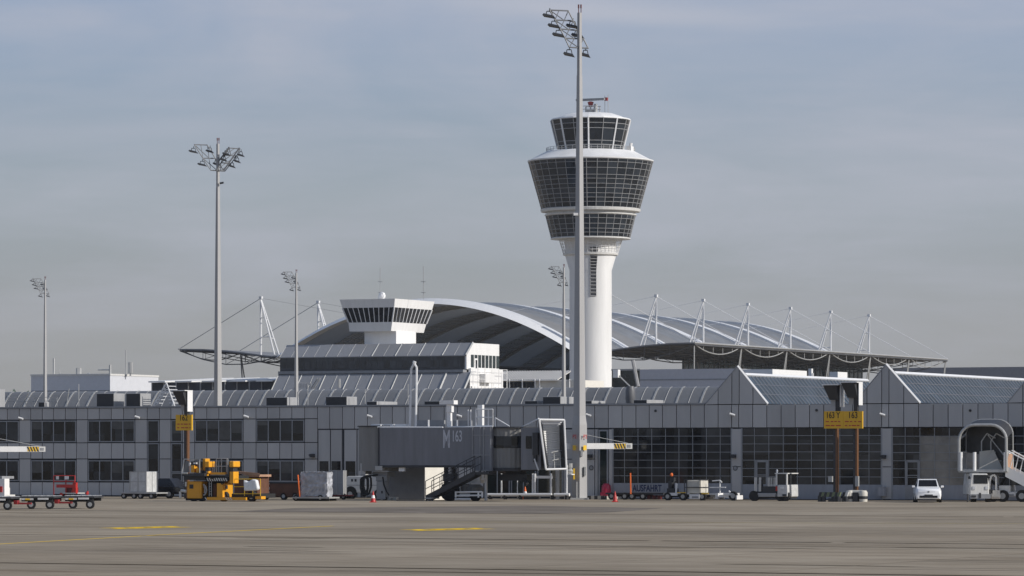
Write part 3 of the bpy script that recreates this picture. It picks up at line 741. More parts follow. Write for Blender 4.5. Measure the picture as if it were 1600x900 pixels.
drum('main_drum', 97.4, 77, 254, 327, 36, (254, 259, 268, 278.4, 284.4, 292, 298.5, 306.5, 313, 319.5, 327), tg)
m = MB(); m.lathe([(61.5/S, tz(372)), (62.6/S, tz(372.6)), (62.6/S, tz(374)), (50/S, tz(374.5))], 48); m.build('lower_soffit', M['offwhite'], T)
m = MB(); m.lathe([(70.5/S, tz(338)), (72/S, tz(337)), (72/S, tz(335.5)), (69/S, tz(335)), (69/S, tz(332.5)), (77.5/S, tz(331.5)), (78.5/S, tz(327.8)), (77/S, tz(327))], 48); m.build('drum_ring', M['offwhite'], T)
m = MB()
for a0, a1 in ((-62, -52),):
    pass
m = MB(); m.lathe([(97/S, tz(254)), (98.6/S, tz(253)), (98.6/S, tz(251.4)), (95/S, tz(250.5)), (72/S, tz(238.5)), (69/S, tz(237)), (30/S, tz(236.5))], 56); m.build('terrace_roof', M['tower_white'], T, smooth=True)
m = MB(); 
for k in range(44):
    a, b = 2*math.pi*k/44, 2*math.pi*(k+1)/44; m.tube(on(69/S, a, tz(238)), on(69/S, a, tz(231.5)), .05, 4)
    for v in (231.5, 234.5): m.tube(on(69/S, a, tz(v)), on(69/S, b, tz(v)), .045, 4, cap=False)
m.build('terrace_railing', M['galv'], T)
ph = R(-90+25+40.5)
o = drum('cab', 62, 50.5, 188.5, 236, 16, (188.5, 196, 204, 223, 229, 236), tg, .075, ph)
for k in range(8):
    q = MB(); a = ph+2*math.pi*k/8; q.tube(on(50.8/S, a, tz(236)), on(62.3/S, a, tz(188.5)), .2, 4)
    q.build('corner_mullion', M['steelw'], o)
m = MB(); m.lathe([(62/S, tz(188.8)), (63/S, tz(188)), (62/S, tz(186.3)), (56/S, tz(186)), (48/S, tz(182)), (37/S, tz(178.3)), (1/S, tz(177.5))], 16, ph=ph); m.build('cab_roof', M['tower_white'], T)
m = MB(); 
for dx in (-12, -4, 4, 12):
    for dy in (-8, 8): m.tube((dx/S, dy/S, tz(178)), (dx/S, dy/S, tz(165.5)), .1)
for v in (166, 171): 
    for dy in (-8, 8): m.tube((-12/S, dy/S, tz(v)), (14/S, dy/S, tz(v)), .08)
m.box((-6/S, -5/S, tz(178)), (6/S, 5/S, tz(172))); m.box((8/S, -6/S, tz(178)), (12/S, 0, tz(163)))
ra = m.build('radar', M['galv'], T)
m = MB(); m.lathe([(2/S, tz(167)), (3.5/S, tz(164)), (5/S, tz(159.5)), (1.5/S, tz(158.5))], 12); m.build('radar_turntable', M['dred2'], ra)
m = MB(); m.box((-24/S, -3/S, tz(157.3)), (24/S, 3/S, tz(154))); m.build('radar_antenna', M['grey'], ra)
m = MB(); m.tube((20/S, 10/S, tz(178)), (20/S, 10/S, tz(149)), .06); m.tube((25.5/S, 10/S, tz(178)), (25.5/S, 10/S, tz(148)), .06); m.build('lightning_rod', M['galv'], ra)
m = MB(); m.box((22.5/S, 2/S, tz(158)), (27/S, 6/S, tz(153))); m.build('obstruction_lamp', M['dred2'], ra)
m = MB(); m.box((63/S, -5/S, tz(238)), (71/S, 5/S, tz(231))); m.tube((68/S, 0, tz(231)), (69/S, 0, tz(225.5)), .35, 8); m.build('terrace_equipment', M['white'], T)
m = MB(); m.tube((-60/S, -34/S, tz(338)), (-60.5/S, -34/S, tz(335)), .45, 8)

# ------------------------------------------------------------------ forum roof: vault, canopies, masts and cables
V, FV = thing('forum_roof', 'huge arched tent roof with white ribs, side canopies and rows of white cable masts', 'roof structure', 800-18.3/900*FPX, 900)
NB, PIT = 6, 28.0
W0 = 37.5
def vz(s): return 25.6+11.8*(1-(s/W0)**2)
prof = [(s, vz(s)) for s in [W0*(-1+2*k/36) for k in range(37)]]
can = [(37.5, 25.6), (40, 25.5), (42.9, 25.8), (47, 26.35), (52, 26.9), (58, 27.3), (64, 27.4)]
def strip(m, pr, y0, y1, t):
    n_ = len(pr); vs = [(x, y0, z) for x, z in pr]+[(x, y1, z) for x, z in pr]+[(x, y0, z-t) for x, z in pr]+[(x, y1, z-t) for x, z in pr]
    fs = []
    for k in range(n_-1):
        fs += [(k, k+1, n_+k+1, n_+k), (2*n_+k, 3*n_+k, 3*n_+k+1, 2*n_+k+1), (k, 2*n_+k, 2*n_+k+1, k+1), (n_+k, n_+k+1, 3*n_+k+1, 3*n_+k)]
    fs += [(0, n_, 3*n_, 2*n_), (n_-1, 3*n_-1, 4*n_-1, 2*n_-1)]
    m.add(vs, fs)
def sheet(m, pr, y0, y1):
    k = len(pr); m.add([(x, y0, z) for x, z in pr]+[(x, y1, z) for x, z in pr], [(i, i+1, k+i+1, k+i) for i in range(k-1)])
mt = MB(); gl = MB(); ribs = MB(); lat = MB()
for k in range(NB):
    y0 = k*PIT
    sheet(mt, prof, y0+1.0, y0+PIT*.52)
    sheet(gl, prof, y0+PIT*.52, y0+PIT-1.0)
    strip(ribs, [(x, z+.55) for x, z in prof], y0-(1.9 if k else .4), y0+1.9, .8)
    for j in range(7):
        yy = y0+PIT*.52+1.2+j*(PIT*.48-3)/6
        for a, b in zip(prof, prof[1:]): lat.tube((a[0], yy, a[1]-.5), (b[0], yy, b[1]-.5), .11, 4, cap=False)
    for a in prof[::1]:
        lat.tube((a[0], y0+PIT*.52, a[1]-.55), (a[0], y0+PIT-1, a[1]-.55), .13, 4, cap=False)
strip(ribs, [(x, z+.55) for x, z in prof], NB*PIT-1.9, NB*PIT+1.9, .8)
k = len(prof)                                   # sloping front fascia of the first rib
ribs.add([(x, -.4, z+.56) for x, z in prof]+[(x, -3.2, z-.75) for x, z in prof]+[(x, -.3, z-.8) for x, z in prof], [(i, i+1, k+i+1, k+i) for i in range(k-1)]+[(k+i, k+i+1, 2*k+i+1, 2*k+i) for i in range(k-1)])
vo = mt.build('vault_membrane', M['skin'], V, smooth=True); gl.build('vault_glazing', M['roofd'], V, smooth=True)
ribs.build('vault_rib', M['steelw'], V, smooth=True); lat.build('vault_lattice', M['galv'], V)
def arcz(f): return 2.7*math.sin(math.pi*f)
for sg in (1, -1):
    L_ = NB if sg > 0 else NB
    pr = [(sg*x, z) for x, z in can]
    if sg < 0: pr = pr[::-1]
    m = MB(); strip(m, pr, -.5, L_*PIT, .3); co = m.build('side_canopy', M['roofm'], V, smooth=True)
    m = MB(); strip(m, [(x, z-.36) for x, z in pr], -.4, L_*PIT-.1, .08); m.build('canopy_lining', M['dark'], co)
    t = MB()
    for k in range(L_*3+1):
        y = k*PIT/3; main = (k % 3 == 0)
        pts = [(sg*x, y, z-.5-arcz((x-40)/24)*(1. if main else .7)) for x, z in can[1:]]
        t.path(pts, .12 if main else .09, 4)
        for (x, z), p in zip(can[1:], pts): t.tube((sg*x, y, z-.3), p, .07, 4)
        for a, b in zip(can[1:], pts[1:]): t.tube((sg*a[0], y, a[1]-.4), b, .06, 4)
    for x, z in can[2:]:
        t.tube((sg*x, 0, z-.55), (sg*x, L_*PIT, z-.55), .12, 4)
    t.build('canopy_truss', M['truss'], co)
    e = MB(); e.tube((sg*64, -.6, 27.3), (sg*64, L_*PIT, 27.3), .2, 6)
    for k in range(L_):                           # hanging bows between the eave nodes
        pts = [(sg*63.6, k*PIT+PIT*f, 27.2-4*2.1*f*(1-f)) for f in [i/10 for i in range(11)]]; e.path(pts, .12, 5)
        for f in (.2, .4, .6, .8): e.tube((sg*63.6, k*PIT+PIT*f, 27.2), (sg*63.6, k*PIT+PIT*f, 27.2-8.4*f*(1-f)), .06, 4)
    e.build('eave_beam', M['galv'], co)
    for k in range(NB+1):
        y = k*PIT; q = MB(); tip = Vector((sg*42.9, y, 38.7))
        q.tube((sg*42.9, y, 25.4), tip, .23, 6)
        for dy in (-1.1, 1.1):
            a = Vector((sg*38.8, y+dy, vz(W0)+.1)); q.tube(a, tip-Vector((0, -dy*.15, .4)), .2, 6)
            for f in (.32, .66): c = a.lerp(tip, f); q.tube(c, (sg*42.9, y, c.z), .1, 4)
        for f in (.3, .62): 
            a = Vector((sg*38.8, y-1.1, vz(W0))).lerp(tip, f); b = Vector((sg*38.8, y+1.1, vz(W0))).lerp(tip, f); q.tube(a, b, .1, 4)
        q.box((sg*42.9-.35, y-.35, 38.5), (sg*42.9+.35, y+.35, 39.1))
        mo = q.build('cable_mast', M['steelw'], V)
        c = MB(); c.tube(tip, (sg*64, y, 27.5), .075, 4); c.tube(tip, (sg*20, y, vz(20)+.7), .035, 4)
        c.build('stay_cable', M['steelw'] if sg > 0 else M['midgrey'], mo)  # right cables paler than left: sunlit and shaded look put into the colour
        s_ = MB(); s_.tube((sg*63.6, y, 27.1), (sg*60.5, y-2.4, 2), .17, 5); s_.tube((sg*63.6, y, 27.1), (sg*60.5, y+2.4, 2), .17, 5)
        if k >= 1: s_.build('canopy_strut', M['galv'], V)
m = MB(); m.box((40.5, PIT*1.75, 0), (41, PIT*NB, 25.4)); m.box((-41, PIT*.9, 0), (-40.5, PIT*NB, 25.4)); m.box((-41, PIT*NB, 0), (41, PIT*NB+.5, 25)); gw = m.build('glass_wall', glassmat('forum_glass', (.07, .10, .10), .15, 3., .6), V)
m = MB()
for k in range(40):
    y = PIT*1.75+k*(PIT*(NB-1.75))/39; m.tube((41.1, y, 0), (41.1, y, 25.4), .09, 4)
for z in (6, 10, 14, 18, 21.5): m.tube((41.1, PIT*1.75, z), (41.1, PIT*NB, z), .08, 4)
for k in range(2, 6): m.tube((41.4, k*PIT, 24.5), (41.4, k*PIT+9, 6), .25, 5)
m.build('wall_mullion', M['grey'], gw)
m = MB(); m.tube((63.6, .3, 27.1), (63.6, .3, 4), .14, 6); m.build('canopy_post', M['galv'], V)

# ------------------------------------------------------------------ other buildings between concourse and forum
K, FK = thing('grey_block', 'plain flat grey block between the white tower shaft and the first gable', 'building', 1080, 720)
m = MB(); FK.box(m, 1000, 1150, 576.5, 640, 0, 20); m.build('wall', mat('pale_grey_block', (.50, .50, .53), .6, var=.05), K)
m = MB(); FK.box(m, 1000, 1150, 592, 594, -.06, 0); m.build('joint', M['grey'], K)
K, FK = thing('glazed_link', 'dark glazed link with a slanting column just right of the tower shaft', 'building', 975, 760)
m = MB(); FK.box(m, 956, 999, 579, 640, 0, 14); m.build('glass_front', M['greenglass'], K)
m = MB(); FK.box(m, 955, 1000, 576.5, 579, -.3, 14); m.tube(FK.p(989, 563, -.5), FK.p(997, 604, -.5), .35, 6); m.build('column', M['midgrey'], K)
K, FK = thing('corrugated_hall', 'low hall with a grey corrugated roof between the white end wall and the tower', 'building', 820, 780)
m = MB(); FK.box(m, 758, 898, 594, 650, 0, 14); m.build('wall', M['cream'], K)
z1, z2 = FK.z(594, 800), FK.z(579.5, 800, 3); xa, xb = FK.x(757), FK.x(872)
m = MB(); m.hexa([(xa, -.6, z1-.2), (xb, -.6, z1-.2), (xb, 6, z2-.2), (xa, 6, z2-.2), (xa, -.6, z1), (xb, -.6, z1), (xb, 6, z2), (xa, 6, z2)]); ro = m.build('roof', M['under'], K)
m = MB()
for k in range(30): x = xa+(xb-xa)*k/29; m.tube((x, -.6, z1+.05), (x, 6, z2+.05), .1, 4)
m.build('roof_rib', M['grey'], ro)
m = MB()
for a, b in ((762, 776), (778, 795), (797, 815), (817, 835)): FK.box(m, a, b, 596.5, 606, -.05, .02)
m.build('window', M['glass'], K)
m = MB()
for u in (757, 776, 796, 816, 836, 843, 890): m.tube(FK.p(u, 612, -1), FK.p(u, 592, -1), .12, 4)
m.tube(FK.p(757, 595, -1), FK.p(893, 594, -1), .07, 4); m.build('railing', M['white'], K)

K, FK = thing('cargo_block', 'flat roofed block at far left with grey front and brightly sunlit white end wall', 'building', 130, 800)
d = FK.dep(172, 247.5)
m = MB(); x0, x1 = FK.x(48.5), FK.x(172); z = FK.z(587, 130); m.box((x0, 0, 0), (x1, d, z)); m.build('wall', mat('cargo_white', (.60, .61, .64), .6, var=.05), K)
m = MB(); m.box((x0-.1, -.1, z), (x1+.1, d+.1, z+.35)); m.build('roof_edge', M['offwhite'], K)
m = MB(); m.box((x0, -.04, z-3.1), (x1, .0, z-2.9)); m.build('joint', M['grey'], K)
m = MB()
for (u, v, y, r) in ((84, 560, 5, .2), (123, 575, 5, .25), (172, 570, 3, .25), (196.5, 547, 8, .1), (204, 566, 6, .2), (93, 578, 6, .1)):
    p = FK.p(u, v, y); m.tube((p[0], y, z), p, r, 5); 
    if u in (123, 204): m.tube((p[0], y, p[2]-2.2), p, r*2.2, 6)
m.tube(FK.p(153, 578, 3), FK.p(172, 578, 3), .12, 4); m.tube(FK.p(93, 586, 6), FK.p(102, 587, 6), .3, 4); m.lathe([(.3, FK.z(587, 139)), (.6, FK.z(584, 139)), (.1, FK.z(582, 139))], 10, (FK.x(139, 4), 4))
m.build('antenna', M['galv'], K)

K, FK = thing('sawtooth_hall', 'dark hall left of centre with slanted white roof strips behind the tallest left mast', 'building', 330, 760)
x0, x1 = FK.x(236), FK.x(446); zt = FK.z(588, 330); zl = FK.z(597, 330)
m = MB(); m.box((x0, .5, 0), (x1, 26, zl)); m.build('wall', M['core'], K)
m = MB(); n8 = 5; w = (x1-x0)/n8
for k in range(n8):
    a = x0+k*w; m.hexa([(a, -1, zl), (a+w*.62, -1, zl), (a+w*.62, 26, zt), (a, 26, zt), (a, -1, zl+.25), (a+w*.62, -1, zl+.25), (a+w*.62, 26, zt+.25), (a, 26, zt+.25)])
m.build('roof', M['white'], K)
m = MB(); m.box((x0, 26, 0), (x1, 27, zt+.1)); m.build('rear_wall', M['grey'], K)
m = MB()
for k in range(12): x = x0+(x1-x0)*k/11; m.box((x-.1, .3, zl-5), (x+.1, .5, zl))
m.build('column', M['midgrey'], K)
K, FK = thing('distant_block', 'long low grey block on the horizon at far right behind the second gable', 'building', 1560, 1400)
m = MB(); FK.box(m, 1395, 1720, 573.5, 660, 0, 40); m.build('wall', mat('hazy_grey', (.20, .205, .23), .8), K)
# distant wood on the horizon, far left
m = MB()
for k in range(2600):
    u = random.uniform(-60, 60); Y = random.uniform(1500, 1560); x = (u-800)/FPX*Y; h = 24.5+2*math.sin(u*.35)+1.5*math.sin(u*.9)
    z = random.uniform(0, h)**1.0; z = h*(random.random()**.5); r = random.uniform(.35, .8); a = random.uniform(0, 6.28)
    c = Vector((x, Y, z)); p = Vector((math.cos(a)*r, math.sin(a)*r, random.uniform(-.6, .6)*r)); q = Vector((random.uniform(-.4, .4), random.uniform(-.5, .5), 1))*r
    m.quad(c-p-q, c+p-q, c+p+q, c-p+q)
o = m.build('distant_wood', M['trees']); o['kind'] = 'stuff'; o['label'] = 'dark distant wood on the horizon at far left'; 

# ------------------------------------------------------------------ floodlight masts
def rack_part(root, ppm, u0, rungs, lamps, rails, name='lamp_rack', r=.045):
    def P(u, v, y): return ((u-u0)/ppm, y, CAMZ+(HZ-v)/ppm)
    m = MB()
    for (a, b) in rungs: m.tube(P(a[0], a[1], -.6), P(b[0], b[1], .6), r*1.2, 5)
    for (a, b), (c, d) in zip(rungs, rungs[1:]):
        m.tube(P(*a, -.6), P(*c, -.6), r, 5); m.tube(P(*b, .6), P(*d, .6), r, 5)
        m.tube(P(*a, -.6), P((c[0]+d[0])/2, (c[1]+d[1])/2, 0), r*.8, 5); m.tube(P(*b, .6), P((c[0]+d[0])/2, (c[1]+d[1])/2, 0), r*.8, 5)
        m.tube(P((a[0]+b[0])/2, (a[1]+b[1])/2, 0), P(*c, -.6), r*.7, 5)
    for a, b, w in rails: m.tube(P(*a, -.7), P(*b, -.7), w, 5)
    o = m.build(name, M['rack'], root)
    for (u, v, w, y) in lamps:
        l = MB(); c = Vector(P(u, v, y)); h = w/ppm/2; t = .08
        l.hexa([(c.x-h, c.y-.35, c.z-.02+t), (c.x+h*.7, c.y-.45, c.z-.07-t*.3), (c.x+h, c.y+.35, c.z-.07-t), (c.x-h*.7, c.y+.45, c.z-.02+t*.3),
                (c.x-h*.8, c.y-.3, c.z+.10+t), (c.x+h*.6, c.y-.35, c.z+.05-t*.3), (c.x+h*.8, c.y+.3, c.z+.05-t), (c.x-h*.6, c.y+.35, c.z+.1+t*.3)])
        pts = [(c.x-h*.45, c.y, c.z+.08), (c.x-h*.35, c.y, c.z+.34), (c.x+h*.35, c.y, c.z+.34), (c.x+h*.5, c.y, c.z+.06)]
        l.path(pts, .03, 4); l.tube((c.x, c.y, c.z+.3), (c.x+.05, c.y, c.z+.55), .03, 4)
        l.build('floodlight', M['dark'], o)
    return o
def mast_shaft(root, base=True, ztop=32.6, rb=.51, rm=.41, rt=.15):
    m = MB()
    if base: m.tube((0,0,.02), (0,0,5.0), rb, 4, rb*.97); m.tube((0,0,5.0), (0,0,5.6), rb*.97, 4, rm, cap=False); z0 = 5.6
    else: z0 = 0
    m.tube((0,0,z0), (0,0,ztop-4.2), rm, 4, rt+.04, cap=False); m.tube((0,0,ztop-4.2), (0,0,ztop), rt+.02, 4, rt)
    o = m.build('shaft', M['mastm'], root)
    m = MB(); 
    for dx in (-.06, .1): m.tube((dx, 0, ztop), (dx, 0, ztop+.35), .03, 5); m.tube((dx, 0, ztop+.3), (dx, 0, ztop+.55), .06, 6)
    m.build('obstruction_lamp', M['dred'], o)
    return o
RUNGS = [((858.7,17.3),(888,15.3)),((867,32.7),(896,31)),((875,46.7),(902.7,46)),((882.7,61.3),(912,59.3)),((889.3,75.3),(919.3,74))]
LAMPS = [(858,27,22,-.6),(866,42.5,22,-.6),(873,56.7,22,-.6),(894.7,40,22,.6),(903,54.7,22,.6),(889,87,19,-.6),(915,85,17,.6)]
MG = 'tall floodlight masts'
def hi_mast(u, Y, label, z=0.):
    o = bpy.data.objects.new('floodlight_mast', None); COL.objects.link(o); o.location = ((u-800)/FPX*Y, Y, z)
    tag(o, label, 'light mast', MG); return o
P1 = hi_mast(905.5, 270, 'tallest floodlight mast, in front of the control tower, its foot on a striped kerb')
ppm = FPX/270
sh = mast_shaft(P1); rack_part(P1, ppm, 905.5, RUNGS, LAMPS, [])
for sg in (-1, 1):
    off = .355+.012; c = (sg*off*.98, -off*.98)
    a = 45*sg; dx, dy = math.cos(R(a)), math.sin(R(a))
    def fl(t): return (c[0]+dx*t, c[1]+dy*t)
    zc = CAMZ+(HZ-685)/ppm; p = fl(-.16); text('P2', .36, M['text_red'], sh, (p[0], p[1], zc), th=a, depth=.004)
    m = MB(); zc = CAMZ+(HZ-703.5)/ppm; p, q = fl(-.15), fl(.15); m.quad((p[0], p[1], zc), (q[0], q[1], zc), (q[0], q[1], zc+.33), (p[0], p[1], zc+.33)); m.build('sticker', M['hazy'], sh)
m = MB(); c = (-.37, -.37); 
for (v0, v1, w) in ((749, 732, .06),): m.box((-.43, -.45, CAMZ+(HZ-v0)/ppm), (-.31, -.34, CAMZ+(HZ-v1)/ppm))
m.build('marker_strip', M['hazy'], sh)
m = MB(); m.box((-.5, -.62, .05), (.5, -.52, 1.0)) if False else m.box((-.62, -.62, 0), (.62, .62, .12)); m.build('base_plate', M['galv'], sh)
m = MB(); m.box((.06, -.56, 2.9), (.2, -.35, 3.3)); m.box((.3, -.42, 1.0+.6), (.42, -.2, 2.2)); m.tube((-.2, -.5, .1), (-.2, -.5, 1.2), .05); m.build('control_box', M['galv'], sh)
m = MB(); m.box((-.75+.35, -.3, CAMZ+(HZ-337)/ppm), (-.1, -.1, CAMZ+(HZ-333)/ppm)); m.build('camera_unit', M['white'], sh)
for (u, Y, lab) in ((463, 655.6, 'far floodlight mast in front of the left end of the apron control building'), (70.5, 681, 'far floodlight mast at the left edge in front of the flat cargo block'), (881, 637, 'far floodlight mast partly hidden beside the control tower shaft')):
    o = copy_tree(P1); o.location = ((u-800)/FPX*Y, Y, 0); tag(o, lab, 'light mast', MG)
    for ch in list(o.children):
        if ch.name.startswith('shaft'):
            for g_ in list(ch.children):
                if not g_.name.startswith('obstruction'): bpy.data.objects.remove(g_)
P2 = hi_mast(340.5, 381, 'tall floodlight mast on the left with lamp racks on both sides')
mast_shaft(P2, True, 32.4)
pp = FPX/381
rack_part(P2, pp, 340.5, [((304.4,226.7),(323.3,225.8)),((317.8,247.8),(335.6,246.7)),((330,266.7),(349.4,266.7))],
    [(303,238,15,-.6),(327,236,13,.6),(316.7,258.3,15,-.6),(336.7,256,10,.6)], [])
rack_part(P2, pp, 340.5, [((359,232),(374.4,231.7)),((352,243),(369,243)),((346,255),(360,255)),((338,266.7),(350.6,266.7))],
    [(354.4,241.7,13,-.6),(375.6,242,12,.6),(350,250.6,12,-.6),(370,251.7,11,.6),(362,259.5,11,.6)], [((359,230.6),(342,253.3),.075),((375,231.7),(350.6,266.7),.075)])
m = MB(); m.tube((.2, -.2, 3+(711-287)/pp), (.55, -.3, 3+(711-286)/pp), .1, 6); m.build('camera_unit', M['dark'], P2)

# striped kerb round the mast foot
def Tg(name, label, cat, u, v, th=25., group=None): return thing(name, label, cat, u, Yv(v), th, group)
K, FK = Tg('striped_kerb', 'low black and cream striped concrete kerb at the foot of the tallest mast', 'kerb', 912, 780.2)
m = MB(); m2 = MB(); us = [878+i*(946-878)/13 for i in range(14)]
for i, (a, b) in enumerate(zip(us, us[1:])):
    (m if i % 2 else m2).box((FK.x(a), -.2, 0), (FK.x(b), .25, .24))
m.build('cream_block', M['stone'], K); m2.build('black_block', M['dark'], K)
m = MB(); m.box((FK.x(878), .25, .0), (FK.x(946), 3.2, .22)); m.build('kerb_island', M['stone'], K)

# ------------------------------------------------------------------ passenger bridge
Bp, FB = thing('passenger_bridge', 'dark grey passenger boarding bridge numbered M163 with bellows mouth, stairs and support block', 'boarding bridge', 690, 262)
def pbox(root, F, name, m_, *boxes, bevel=0., label=None):
    m = MB()
    for b in boxes: F.box(m, *b)
    o = m.build(name, m_, root, bevel=bevel)
    if label: o['label'] = label
    return o
tn = pbox(Bp, FB, 'tunnel', M['bridge'], (592, 744, 668.5, 727.5, 0, 3.0))
m = MB()
for u in (592, 744): m.box((FB.x(u)-.05, -.04, FB.z(728.5, u)), (FB.x(u)+.05, 3.04, FB.z(667.5, u)))
m.box((FB.x(592), -.05, FB.z(730.5, 660)), (FB.x(744), .1, FB.z(727, 660))); m.build('tunnel_frame', M['dark'], tn)
text('M', 1.66, M['text_grey'], tn, (FB.x(691.6), -.006, FB.z(699.3, 697)), xs=.43, depth=.003)
text('163', 1.0, M['text_grey'], tn, (FB.x(705.6), -.012, FB.z(689.5, 714)), xs=.52, depth=.003)
t2 = pbox(Bp, FB, 'outer_tunnel', M['bridge'], (740, 769, 667, 736, -.16, 3.16))
m = MB()
for u in (740, 752, 757.5, 768): m.box((FB.x(u)-.035, -.20, FB.z(736, u)), (FB.x(u)+.035, -.16, FB.z(667, u)))
for v in (680, 711, 735): m.box((FB.x(740), -.195, FB.z(v, 750)-.03), (FB.x(768), -.16, FB.z(v, 750)+.03))
m.build('tunnel_frame', M['grey'], t2)
m = MB(); c = (FB.x(594, 1.5), 1.5); m.lathe([(1.42, FB.z(736, 594)), (1.42, FB.z(667, 594))], 28, c); rt_ = m.build('rotunda', M['bridge2'], Bp)
m = MB(); m.lathe([(1.5, FB.z(666.8, 594)), (1.5, FB.z(665, 594))], 28, c); m.build('rotunda_roof', M['dark'], rt_)
m = MB(); FB.box(m, 563, 571, 724, 741, .3, 1.2); FB.box(m, 586, 597, 728, 735, -.1, .4); m.build('junction_box', M['galv'], rt_)
# bridgehead with corrugated cab
m = MB(); c = (FB.x(802, 1.5), 1.5); N = 64; pr = []
rr = [1.56+(.035 if i % 2 else 0) for i in range(N)]
vsx = []; z0, z1 = FB.z(731, 802), FB.z(668, 802)
for z in (z0, z1):
    for i in range(N): vsx.append((c[0]+rr[i]*math.cos(2*math.pi*i/N), c[1]+rr[i]*math.sin(2*math.pi*i/N), z))
m.add(vsx, [(i, (i+1) % N, N+(i+1) % N, N+i) for i in range(N)]+[tuple(range(N-1, -1, -1)), tuple(range(N, 2*N))])
hd = m.build('bridgehead', M['bridge2'], Bp)
m = MB(); m.lathe([(1.61, FB.z(700, 802)), (1.61, FB.z(681.5, 802))], 40, c); m.build('window_band', M['glass'], hd)
m = MB(); m.lathe([(1.68, FB.z(669, 802)), (1.68, FB.z(666.5, 802))], 40, c); m.lathe([(1.66, FB.z(736, 802)), (1.66, FB.z(731, 802))], 40, c); m.build('head_rim', M['dark'], hd)
cb = pbox(Bp, FB, 'cab', M['bridge'], (814, 845, 668, 734, -.7, 2.4))
m = MB(); FB.box(m, 821.5, 830.5, 681.5, 701, -.73, -.70); m.build('window', M['glass'], cb)
m = MB(); FB.box(m, 832, 840, 676, 711, -.95, -.7); FB.box(m, 833, 838, 711, 722, -.85, -.7); m.build('control_cabinet', M['dark'], cb)
m = MB(); m.tube(FB.p(835, 717, -1), FB.p(841.5, 735, -1), .05); m.build('strut', M['steelw'], cb)
# bellows hood, turned towards the sunny side
FH = Frame((866-800)/FPX*258.5, 258.5, -30)
def hb(u, v, y):
    x = FH.x(u, y); z = FH.z(v, u, y)
    wx = FH.X0+x*FH.c+y*FH.sn; wy = FH.Y0-x*FH.sn+y*FH.c
    dx, dy = wx-FB.X0, wy-FB.Y0
    return Vector((dx*FB.c-dy*FB.sn, dx*FB.sn+dy*FB.c, z))
fr = [hb(842.5, 655.5, -.6), hb(881.5, 656, -.6), hb(885, 732.5, -.6), hb(853, 733.5, -.6)]
bkp = [hb(848, 664, .35), hb(874, 665, .35), hb(875, 729, .35), hb(857.5, 730, .35)]
m = MB()
for a, b in ((0, 3), (1, 2)):
    m.add([fr[a], fr[b], bkp[b], bkp[a]], [(0,1,2,3)])
m.add([fr[0], bkp[0], bkp[3], fr[3], fr[0]+Vector((-.35, .5, 0)), bkp[0]+Vector((-.3, 0, 0)), bkp[3]+Vector((-.3, 0, 0)), fr[3]+Vector((-.35, .5, 0))], [(4,5,6,7),(0,4,7,3),(0,1,5,4),(3,2,6,7)])
hood = m.build('bellows_hood', M['dark'], Bp)
m = MB()
for i in range(4): m.tube(fr[i], fr[(i+1) % 4], .065, 6)
m.build('hood_frame', M['steelw'], hood)
m = MB()
for f_ in (.22, .5, .8):
    a = fr[0].lerp(bkp[0], f_); b = fr[1].lerp(bkp[1], f_); m.tube(a, b, .075, 6)
m.build('hood_hoop', M['steelw'], hood)
m = MB(); N = 18
for k in range(N):
    a0, b0 = bkp[3].lerp(bkp[0], k/N), bkp[2].lerp(bkp[1], k/N); a1, b1 = bkp[3].lerp(bkp[0], (k+.9)/N), bkp[2].lerp(bkp[1], (k+.9)/N); q = Vector((.02, -.03, 0))
    m.add([a0+q, b0+q, b1, a1], [(0,1,2,3)])
m.build('shutter', M['offwhite'], hood)
m = MB(); m.add([fr[3], fr[2], bkp[2], bkp[3]], [(0,1,2,3)]); m.build('hood_floor', M['grey'], hood)
m = MB()
for f_ in (.18, .34): m.tube(fr[3].lerp(fr[0], f_)+Vector((.3, .5, 0)), fr[2].lerp(fr[1], f_+.05)+Vector((-.35, .6, 0)), .03)
for f_ in (.25, .55, .8): a = fr[3].lerp(fr[2], f_)+Vector((0, .55, 0)); m.tube(a, a+Vector((-.1, .1, 1.1)), .035)
m.build('safety_rail', M['galv'], hood)
# roof fittings
m = MB()
FB.box(m, 582, 594.5, 663.5, 672, .4, 1.0)
for a, b in ((580, 596), (598, 614), (617, 634)): FB.box(m, a, b, 662.5, 667, .6, 1.2)
m.tube(FB.p(590, 667.5, .1), FB.p(692, 667.8, .1), .06); m.tube(FB.p(700, 667, .3), FB.p(770, 666.5, .3), .05)
m.build('roof_conduit', M['steelw'], tn)
m = MB(); FB.box(m, 648, 694, 656.5, 667.5, 2.3, 2.5); FB.box(m, 703, 736, 657, 667, 2.3, 2.5); 
m.build('roof_screen', M['grey'], tn)
m = MB()
for u in (669.5, 714): m.tube(FB.p(u, 667.5, .4), FB.p(u, 656, .4), .06)
m.build('roof_post', M['steelw'], tn)
m = MB(); m.path([FB.p(640.5, 667, .8), FB.p(642.5, 577, .8), FB.p(647, 568, .8), FB.p(651, 574, .8), FB.p(649.5, 667, .8)], .075, 6); m.tube(FB.p(647, 568, .8), FB.p(648, 564.5, .8), .12, 6); m.build('signal_pole', M['steelw'], tn)
m = MB(); FB.box(m, 697.5, 705.5, 632, 644, .8, 1.15); FB.box(m, 698, 704, 644, 667, .85, 1.1); FB.box(m, 687, 709, 625.5, 631.8, .7, 1.3)
m.build('support_post', M['white'], tn)
m = MB(); FB.box(m, 746, 753.5, 632.5, 667, .8, 1.1); m.build('support_post', M['white'], t2)
m = MB()
for u in (735.5, 743.5, 763, 770): m.tube(FB.p(u, 668 if u > 740 else 672, .4), FB.p(u, 640, .4), .04)
for v in (639.5, 652, 665.5): m.tube(FB.p(743.5, v, .4), FB.p(770, v, .4), .04)
for y in (.4, 1.8): m.tube(FB.p(770, 667, y), FB.p(770, 639.5, y), .04)
